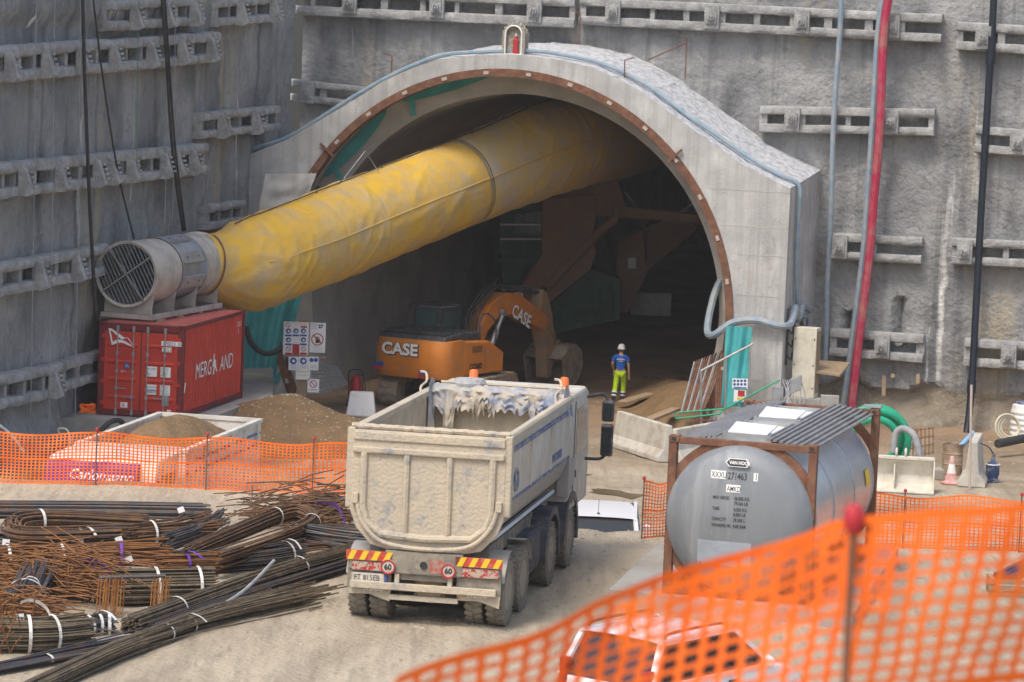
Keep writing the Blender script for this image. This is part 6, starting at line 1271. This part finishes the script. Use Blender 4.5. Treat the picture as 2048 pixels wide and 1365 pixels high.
# ------------------------------------------------------------------ vehicles beyond the edge and the small car
m_carw = M('car_white', (.78, .78, .78), .25, spec=.5); m_lens = M('red_lens', (.35, .02, .02), .3); m_trim = M('car_trim', (.03, .03, .032), .5)
def car(label, loc, rz, Lc, Wc, Hc, name, belt, rear_in, front_y, hood, rails=False, cat='car'):
    o = thing(name, label, cat, loc, rz); w = Wc / 2
    def ringp(y, z, hw): return [(-hw, y, z), (hw, y, z)]
    secs = [[(-w + .05, .04), (w - .05, .04)]]
    lower = MB(); ys_ = [0, .12, Lc * .5, Lc - .25, Lc]
    prof = [(0, .30, .62 * belt), (.06, .25, belt), (front_y, .25, belt + .02), (front_y + hood * .55, .25, belt - .06), (Lc - .12, .28, belt - .22), (Lc, .32, belt - .40)]
    vs = []; 
    for y, z0, z1 in prof: vs += [(-w + .03, y, z0), (-w, y, (z0 + z1) / 2), (-w + .06, y, z1), (w - .06, y, z1), (w, y, (z0 + z1) / 2), (w - .03, y, z0)]
    fs = [(k * 6 + i, k * 6 + (i + 1) % 6, k * 6 + 6 + (i + 1) % 6, k * 6 + 6 + i) for k in range(len(prof) - 1) for i in range(6)] + [(5, 4, 3, 2, 1, 0), tuple((len(prof) - 1) * 6 + i for i in range(6))]
    lower.add(vs, fs); body = lower.obj('body', m_carw, o, True, angle=30, bev=.03)
    # greenhouse
    rt_, rw = Hc, w - .17; y0, y1, y2, y3 = .05, rear_in, front_y - .75, front_y + .05
    g = MB(); base = [(-w + .07, y0, belt - .02), (w - .07, y0, belt - .02), (w - .07, y3, belt), (-w + .07, y3, belt)]; tp_ = [(-rw, y1, rt_ - .05), (rw, y1, rt_ - .05), (rw, y2, rt_ - .03), (-rw, y2, rt_ - .03)]
    g.hexa(base + tp_); go = g.obj('cabin', m_trim, o, bev=.03)
    rf = MB(); rf.grid(lambda a, b: (-rw - .02 + (2 * rw + .04) * a, y1 - .06 + (y2 - y1 + .12) * b, rt_ - .05 + .06 * sin(pi * a) ** .5 * (.4 + .6 * sin(pi * b)) ** .7), 14, 12); rf.obj('roof', m_carw, o, True)
    def lerp(p, q, t): return Vector(p) * (1 - t) + Vector(q) * t
    def pane(a, b, c, d, out, nm='window', mat=m_glass):
        q = MB(); n = Vector(out); P4 = [lerp(lerp(a, b, u), lerp(d, c, u), v) + n * .012 for u, v in ((.05, .12), (.95, .12), (.93, .9), (.07, .9))]; q.add(P4, [(0, 1, 2, 3)]); return q.obj(nm, mat, o)
    pane(base[0], base[1], tp_[1], tp_[0], (0, -1, .1), 'rear_window'); pane(base[3], base[2], tp_[2], tp_[3], (0, 1, .3), 'windscreen')
    for sx, (i, j) in ((1, (1, 2)), (-1, (0, 3))):
        for u0, u1 in ((.08, .36), (.38, .66), (.68, .93)):
            a, b = lerp(base[i], base[j], u0), lerp(base[i], base[j], u1); c, d = lerp(tp_[i], tp_[j], u1), lerp(tp_[i], tp_[j], u0); pane(a, b, c, d, (sx, 0, .2), 'side_window')
        for (p, q) in ((base[i], tp_[i]), (base[j], tp_[j])):
            pl_ = MB(); pl_.bar(Vector(p), Vector(q), .09, .06); pl_.obj('pillar', m_carw, o)
        MB().bar(Vector(base[i]) + Vector((sx * .0, 0, .02)), Vector(base[j]), .06, .05).obj('sill_line', m_carw, o)
        MB().bar(Vector(tp_[i]), Vector(tp_[j]), .08, .06).obj('roof_side', m_carw, o)
        if rails: rl_ = MB(); rl_.tube(spline([(sx * (rw - .02), y1 + .1, rt_), (sx * (rw - .02), y1 + .25, rt_ + .06), (sx * (rw - .02), y2 - .25, rt_ + .07), (sx * (rw - .02), y2 - .1, rt_)], 5), .02, 6); rl_.obj('roof_rail', m_trim, o, True)
        MB().box(sx * (w - .13) - .05, sx * (w - .13) + .05, -.01, .14, belt - .28, belt + .22).obj('tail_light', m_lens, o, bev=.02)
        mr = MB(); mr.lathe([(.001, -.1), (.08, -.06), (.09, .04), (.001, .1)], 12, Matrix.Translation((sx * (w + .1), front_y - .25, belt + .1)) @ Matrix.Diagonal((1.2, .7, .9, 1))); mr.obj('mirror', m_carw, o, True)
        for y in (front_y - 1.0, front_y - 1.85): MB().box(sx * w - .015, sx * w + .018, y, y + .18, belt - .13, belt - .09).obj('door_handle', m_trim, o)
        for y in (.62, Lc - .72):
            t = MB(); t.lathe([(.2, -.09), (.29, -.09), (.30, -.06), (.30, .06), (.29, .09), (.2, .09)], 24, Matrix.Translation((sx * (w - .09), y, .30)) @ Matrix.Rotation(pi / 2, 4, 'Y'), cap=False); to = t.obj('tyre', m_black, o, True); MB().lathe([(.2, .06), (.12, .04), (.001, .05)], 16, Matrix.Translation((sx * (w - .09), y, .30)) @ Matrix.Rotation(sx * pi / 2, 4, 'Y')).obj('rim', m_steel, to, True)
    MB().box(-w + .1, w - .1, -.06, .03, .30, .52).obj('bumper', m_trim, o, bev=.03)
    an = MB(); an.cyl((0, y1 + .25, rt_), (0, y1 + .05, rt_ + .35), .006, n=5); an.lathe([(.035, 0), (.02, .03), (.001, .035)], 8, Matrix.Translation((0, y1 + .25, rt_ - .0))); an.obj('aerial', m_black, o)
    return o
cz = G(1200, 1365, 0); car('white hatchback with black roof rails parked behind the orange net', (1.38, 45.9, 0), radians(-38), 3.65, 1.62, 1.52, 'small_car', .93, .38, 2.75, .9, True)
vp = W(1200, 1042, 76.5); car('white van seen over the plateau edge beside the dump truck', (vp.x - .05, 76.3, LOW), radians(-2), 4.4, 1.95, 1.78, 'parked_van', 1.02, .3, 3.5, .9, cat='van')
# tipper with open body behind the fence
lt = thing('tipper_lorry', 'white tipper lorry with purple lettered visor and a body full of soil', 'truck', (-6.96, 76.0, LOW), -.19)
m_lw = M('lorry_white', (.66, .64, .58), .6, dirt=(.45, .40, .32), dscale=2.5); m_lp = M('lorry_purple', (.16, .03, .20), .5)
LH = 2.84
def slab_side(x, y0, y1, nm='body_side'): MB().box(x - .03, x + .03, y0, y1, 1.15, LH).obj(nm, m_lw, lt)
slab_side(0, 0, 6.2); slab_side(-2.42, 0, 6.2); MB().box(-2.39, -.03, 6.14, 6.2, 1.15, LH).obj('tailgate', m_lw, lt); MB().box(-2.39, -.03, 0, .06, 1.15, LH + .12).obj('headboard', m_lw, lt); MB().box(-2.39, -.03, .06, 6.14, 1.12, 1.2).obj('floor', m_lw, lt)
for x in (.0, -2.42): MB().box(x - .07, x + .07, -.02, 6.24, LH, LH + .09).obj('top_rail', m_lw, lt, bev=.015)
MB().box(-2.35, -.07, 6.11, 6.23, LH + .002, LH + .092).obj('top_rail', m_lw, lt)
for k in range(6): MB().box(.03, .075, .3 + k * 1.1, .42 + k * 1.1, 1.2, LH).obj('side_stake', m_lw, lt)
for z in (LH - .25, LH - .5): MB().box(.03, .06, .05, 6.1, z, z + .05).obj('side_rib', m_bluep, lt)
sl_ = MB(); sl_.grid(lambda a, b: (-2.38 + 2.34 * a, .07 + 6.05 * b, 2.25 + .95 * max(0, 1 - (abs(a - .45) / .62) ** 1.5) * max(0, 1 - (abs(b - .55) / .6) ** 2) + .07 * nz(a * 6, b * 12, 1)), 30, 50); sl_.obj('soil_load', m_soil, lt, True, angle=180)
cbm = MB(); cbm.prism([(-2.15, .8), (-2.25, 1.7), (-2.1, 2.6), (-1.85, 2.9), (-.35, 2.92), (-.3, .8)], -2.42, 0, 'x'); cl_ = cbm.obj('cab', m_lw, lt, bev=.06)
MB().prism([(-2.20, 2.25), (-2.36, 2.32), (-2.26, 2.78), (-2.0, 2.82)], -2.38, -.35, 'x').obj('sun_visor', m_lp, lt, bev=.03)
text(lt, 'Carlomagno', .30, (-1.85, -2.335, 2.47), (radians(76), 0, 0), m_dwhite, .95, .004, name='visor_lettering', shear=.3)
MB().prism([(-2.265, 1.75), (-2.14, 2.3), (-2.12, 2.3), (-2.25, 1.75)], -2.3, -.12, 'x').obj('windscreen', m_glass, lt)
MB().prism([(-1.7, 1.75), (-.7, 1.75), (-.7, 2.55), (-1.75, 2.55)], 0, .006, 'x').obj('side_window', m_glass, lt)
MB().box(.12, .32, -2.3, -2.2, 1.8, 2.5).obj('mirror', m_exdk, lt, bev=.03); MB().bar((0, -2.0, 2.5), (.2, -2.25, 2.45), .04).obj('mirror_arm', m_exdk, lt)
MB().box(-1.8, -.6, -.3, 6.2, .6, 1.1).obj('chassis', m_chas, lt)
for y in (-1.3, 3.6, 5.0):
    for x in (-.2, -2.22): t = MB(); t.lathe([(.25, -.15), (.48, -.15), (.5, -.1), (.5, .1), (.48, .15), (.25, .15)], 26, Matrix.Translation((x, y, .5)) @ Matrix.Rotation(pi / 2, 4, 'Y'), cap=False); to = t.obj('tyre', m_tyre, lt, True); MB().lathe([(.25, .05), (.001, .08)], 16, Matrix.Translation((x, y, .5)) @ Matrix.Rotation(pi / 2 if x > -1 else -pi / 2, 4, 'Y')).obj('wheel_hub', m_hub, to, True)
# ------------------------------------------------------------------ clutter at the foot of the headwall
m_bkt = M('bucket_cream', (.62, .585, .50), .6, dirt=(.45, .40, .31), dscale=3)
bq = G(1870, 990, LOW); lb = thing('loader_bucket', 'cream white loader bucket standing empty behind the tank container', 'bucket', (bq.x - 1.15, bq.y, LOW + .02), radians(-6))
prof = [(-.05, 0), (.45, .02), (.72, .15), (.80, .40), (.70, .72), (.52, .86)]; pin = [(-.05, .03), (.44, .06), (.67, .18), (.74, .40), (.65, .70), (.50, .82)]
k = MB(); n6 = len(prof); k.add([(x, y, z) for x in (-1.1, 1.1) for y, z in prof + pin[::-1]], [(i, i + 1, 12 + i + 1, 12 + i) for i in range(11)] + [(11, 0, 12, 23)]); k.obj('shell', m_bkt, lb, True, angle=30)
for x in (-1.1, 0, 1.07): MB().prism([(-.02, .03), (.44, .05), (.70, .17), (.77, .40), (.67, .71), (.5, .84), (.38, .80), (.10, .10)] if x else [(.3, .05), (.68, .18), (.74, .4), (.62, .7), (.5, .72)], x, x + .035, 'x').obj('side_plate' if x else 'stiffener', m_bkt, lb)
MB().box(-1.1, 1.1, .46, .60, .84, .94).obj('top_beam', m_bkt, lb, bev=.02)
for x in (-.55, .05, .3): h = MB(); h.torus((0, 0, 0), .10, .035, 16, 6, Matrix.Translation((x, .55, 1.03)) @ Matrix.Rotation(pi / 2, 4, 'Y')); h.obj('lug', m_bkt, lb, True)
gc = W(1748, 890, 99.0); m_gh = M('green_hose', (.02, .36, .20), .4, col2=(.03, .30, .17), scale=4)
hc_ = thing('hose_coil', 'standing coil of fat green suction hose behind the tank container', 'hose', (gc.x, 99.0, LOW))
for j, (R_, o) in enumerate(((.95, 0), (.80, .22), (.66, .0), (.93, .26))):
    mb = MB(); T = Matrix.Translation((0, o, .98)) @ Matrix.Rotation(pi / 2, 4, 'X') @ Matrix.Rotation(.12 * j, 4, 'X'); mb.torus((0, 0, 0), R_, .105, 40, 10, T); mb.obj('hose_turn', m_gh, hc_, True)
mb = MB(); mb.tube(spline([W(1786, 905, 98.6), W(1792, 868, 98.6), W(1808, 858, 98.5), W(1828, 872, 98.3), W(1838, 905, 98.2), W(1842, 925, 98.2)], 8), .10, 10); solo(mb, 'flexible_pipe', m_gray, 'bent grey flexible pipe arching beside the green hose coil', 'pipe', smooth=True)
cage = MB()
for k in range(9): a, b = W(1802 + k * 8, 925 - k * 2, 99.4), W(1802 + k * 8, 862 - k * 1, 99.4); cage.tube([a, b], .012, 4)
for k in range(4): cage.tube([W(1800, 866 + k * 18, 99.4), W(1868, 856 + k * 16, 99.4)], .012, 4)
solo(cage, 'wire_cage', m_rust, 'thin rusty wire cage beside the green hose coil', 'cage')
wd = MB(); wd.box(W(1835, 930, 99).x - .5, W(1865, 930, 99).x + .3, 98.6, 99.3, LOW, LOW + .28); solo(wd, 'concrete_kerb', m_slab, 'low concrete kerb block beside the rusty barrel', 'kerb', bev=.02)
bq = G(1905, 950, LOW); br_ = thing('steel_barrel', 'rusty beige steel barrel with a blue pipe resting in it', 'barrel', (bq.x, bq.y + .2, LOW)); m_brl = M('barrel_beige', (.42, .34, .25), .8, col2=(.30, .20, .13), scale=3, dirt=(.22, .12, .07), dscale=4)
MB().lathe([(.27, 0), (.29, .01), (.29, .28), (.305, .30), (.29, .32), (.29, .57), (.305, .59), (.29, .61), (.29, .86), (.30, .88), (.27, .87), (.27, .1), (.001, .1)], 28).obj('drum', m_brl, br_, True, angle=35)
mb = MB(); a = Vector((bq.x + .05, bq.y + .2, LOW + .6)); mb.cyl(a, W(1948, 865, bq.y + .4), .085, n=12); solo(mb, 'blue_pipe', M('blue_pipe', (.20, .38, .55), .5), 'short light blue pipe sticking out of the rusty barrel', 'pipe', smooth=True)
cq = G(1902, 968, LOW); cn = thing('traffic_cone', 'faded pink and white traffic cone in front of the rusty barrel', 'cone', (cq.x, cq.y, LOW)); m_pk = M('faded_red', (.55, .25, .24), .8, col2=(.55, .45, .38), scale=5)
MB().lathe([(.28, 0), (.29, .04), (.22, .06), (.17, .12), (.13, .3)], 16).obj('base', m_pk, cn, True); MB().lathe([(.13, .3), (.085, .56)], 16).obj('white_band', m_white, cn, True); MB().lathe([(.085, .56), (.06, .76), (.045, .78), (.001, .78)], 16).obj('tip', m_pk, cn, True)
jq = G(1942, 975, LOW); jersey('jersey_barrier', (jq.x, jq.y, LOW), (jq.x + .45, jq.y + 2.4, LOW), 1.25, 'concrete jersey barrier seen end-on beside the pump', m_barr, .78)
mb = MB(); mb.cyl(G(1938, 978, LOW) + Vector((0, -.15, 0)), W(1943, 770, jq.y - .1), .035, n=8); solo(mb, 'timber_pole', M('pinkish_wood', (.45, .36, .30), .8), 'thin pale pole standing before the end-on jersey barrier', 'pole')
pq_ = G(1984, 966, LOW); pm = thing('submersible_pump', 'dark blue submersible pump with pale bands beside the jersey barrier', 'pump', (pq_.x, pq_.y, LOW)); m_pb = M('pump_blue', (.03, .06, .14), .6, col2=(.30, .30, .28), scale=5, lo=.5, hi=.65)
MB().lathe([(.18, 0), (.19, .1), (.16, .12), (.17, .2), (.19, .25), (.19, .5), (.15, .56), (.06, .62), (.05, .8), (.001, .82)], 20).obj('casing', m_pb, pm, True, angle=30); MB().torus((0, 0, .52), .19, .02, 20, 6).obj('band', m_white, pm, True); MB().tube(spline([(0, 0, .8), (-.15, 0, 1.0), (-.4, .05, 1.1), (-.6, .1, 1.2)], 5), .02, 6).obj('power_cable', m_black, pm, True)
iq = G(2052, 884, LOW); ib = thing('water_tank', 'pale ribbed water tank with a cream hose coil leaning on it', 'tank', (iq.x + .1, iq.y + .5, LOW))
MB().lathe([(.5, 0), (.52, .05)] + [(.52 + .03 * (k % 2), .1 + .085 * k) for k in range(11)] + [(.5, 1.08), (.3, 1.15), (.001, 1.16)], 28).obj('shell', m_white, ib, True, angle=25); MB().lathe([(.4, 1.12), (.4, 1.18), (.001, 1.2)], 20).obj('lid', m_bluep, ib, True)
mb = MB(); c0 = W(2015, 855, iq.y - .35)
for j in range(3): mb.torus((0, 0, 0), .40 - .05 * j, .035, 30, 8, Matrix.Translation(c0 + Vector((.04 * j, .05 * j, 0))) @ Matrix.Rotation(radians(78), 4, 'X') @ Matrix.Rotation(.3, 4, 'Y'))
solo(mb, 'hose_coil', M('cream_hose', (.58, .53, .40), .6), 'coil of cream hose leaning against the pale water tank', 'hose', smooth=True)
mb = MB(); a, b = W(1995, 888, 104), W(2075, 872, 105.5); mb.tube([a + (b - a) * (i / 24) for i in range(25)], [.125 + .012 * (i % 2) for i in range(25)], 14); solo(mb, 'corrugated_pipe', m_black, 'black corrugated pipe lying before the pale water tank', 'pipe', smooth=True)
for k in range(3):
    mb = MB(); p = gp(2028 + k * 14, 1150 + k * 3, .28 + .0 * k); mb.cyl(p + Vector((-.35, -.35, .02)), p + Vector((.35, .45, .2)), .07, n=12); solo(mb, 'steel_tube', M('plum_steel', (.07, .05, .08), .5, .3), 'dark steel tube propped on a timber crate at the fence', 'tube', 'dark tubes on the crate', smooth=True)
p = gp(2035, 1195, 0); cr_ = thing('timber_crate', 'timber crate carrying dark steel tubes behind the orange net', 'crate', (p.x, p.y, 0))
for z in (.03, .14, .25): MB().box(-.5, .6, -.05, 0, z - .03, z + .05).obj('board', m_wood, cr_)
for x in (-.45, .5): MB().box(x, x + .08, 0, .7, 0, .28).obj('bearer', m_wood, cr_)
# left foreground clutter below the container
bs = MB(); a = W(98, 884, 92); 
bsr = thing('steel_table', 'blue steel bench with white slings below the container plinth', 'bench', (W(140, 880, 92).x, 92, LOW)); m_sb = M('blue_steel', (.04, .17, .25), .6, col2=(.07, .22, .30), scale=3)
zt = W(140, 872, 92).z - LOW
MB().box(-.6, .6, -.3, .4, zt - .06, zt).obj('top', m_sb, bsr, bev=.01); MB().box(.05, .3, -.1, .15, zt, zt + .12).obj('bracket', m_sb, bsr)
for x in (-.5, .5):
    for y in (-.2, .3): MB().box(x - .04, x + .04, y - .04, y + .04, 0, zt - .06).obj('leg', m_sb, bsr)
mb = MB(); mb.tube(spline([(-.25, -.1, zt + .02), (-.3, -.15, zt + .18), (-.1, -.2, zt + .2), (0, -.25, zt + .08), (.05, -.32, zt - .1), (.02, -.33, zt - .3)], 5), .03, 6); mb.obj('sling', m_strap, bsr, True)
mb = MB(); mb.tube(spline([W(186, 892, 91.5), W(198, 868, 91.5), W(220, 845, 91.6), (W(240, 842, 91.8)), W(248, 856, 92), W(244, 880, 92)], 8), .07, 8); solo(mb, 'black_hose', m_black, 'thick black hose arching up before the container plinth', 'hose', smooth=True)
mb = MB(); rn = random.Random(4); c0 = W(175, 818, 95.9)
for k in range(26): mb.tube([c0 + Vector((rn.uniform(-.22, .22), rn.uniform(-.2, .2), rn.uniform(-.12, .14))) for i in range(4)], .02, 4)
c_z = c0.z; solo(mb, 'crumpled_net', m_orange, 'crumpled orange net bundle beside the red container doors', 'net')
mb = MB(); mb.tube(spline([W(-20, 838, 88), W(20, 868, 87.5), W(48, 905, 87)], 5), .035, 6); solo(mb, 'white_pipe', m_white, 'thin white pipe slanting at the foot of the left wall', 'pipe', smooth=True)
# ------------------------------------------------------------------ thin haze added over the site to lift the dark tunnel interior
hz = MB(); hz.box(-62, 62, -32, 178, -8, 19); hm_ = bpy.data.materials.new('added_haze'); hm_.use_nodes = True; hn = hm_.node_tree.nodes; hl = hm_.node_tree.links
hn.remove(hn['Principled BSDF']); pv = hn.new('ShaderNodeVolumePrincipled'); pv.inputs['Color'].default_value = (.86, .82, .78, 1); pv.inputs['Density'].default_value = .00032
hl.new(pv.outputs[0], hn['Material Output'].inputs['Volume'])
tag(hz.obj('haze', hm_, None), 'thin haze added over the whole site to lift the dark tunnel', 'haze', kind='stuff')
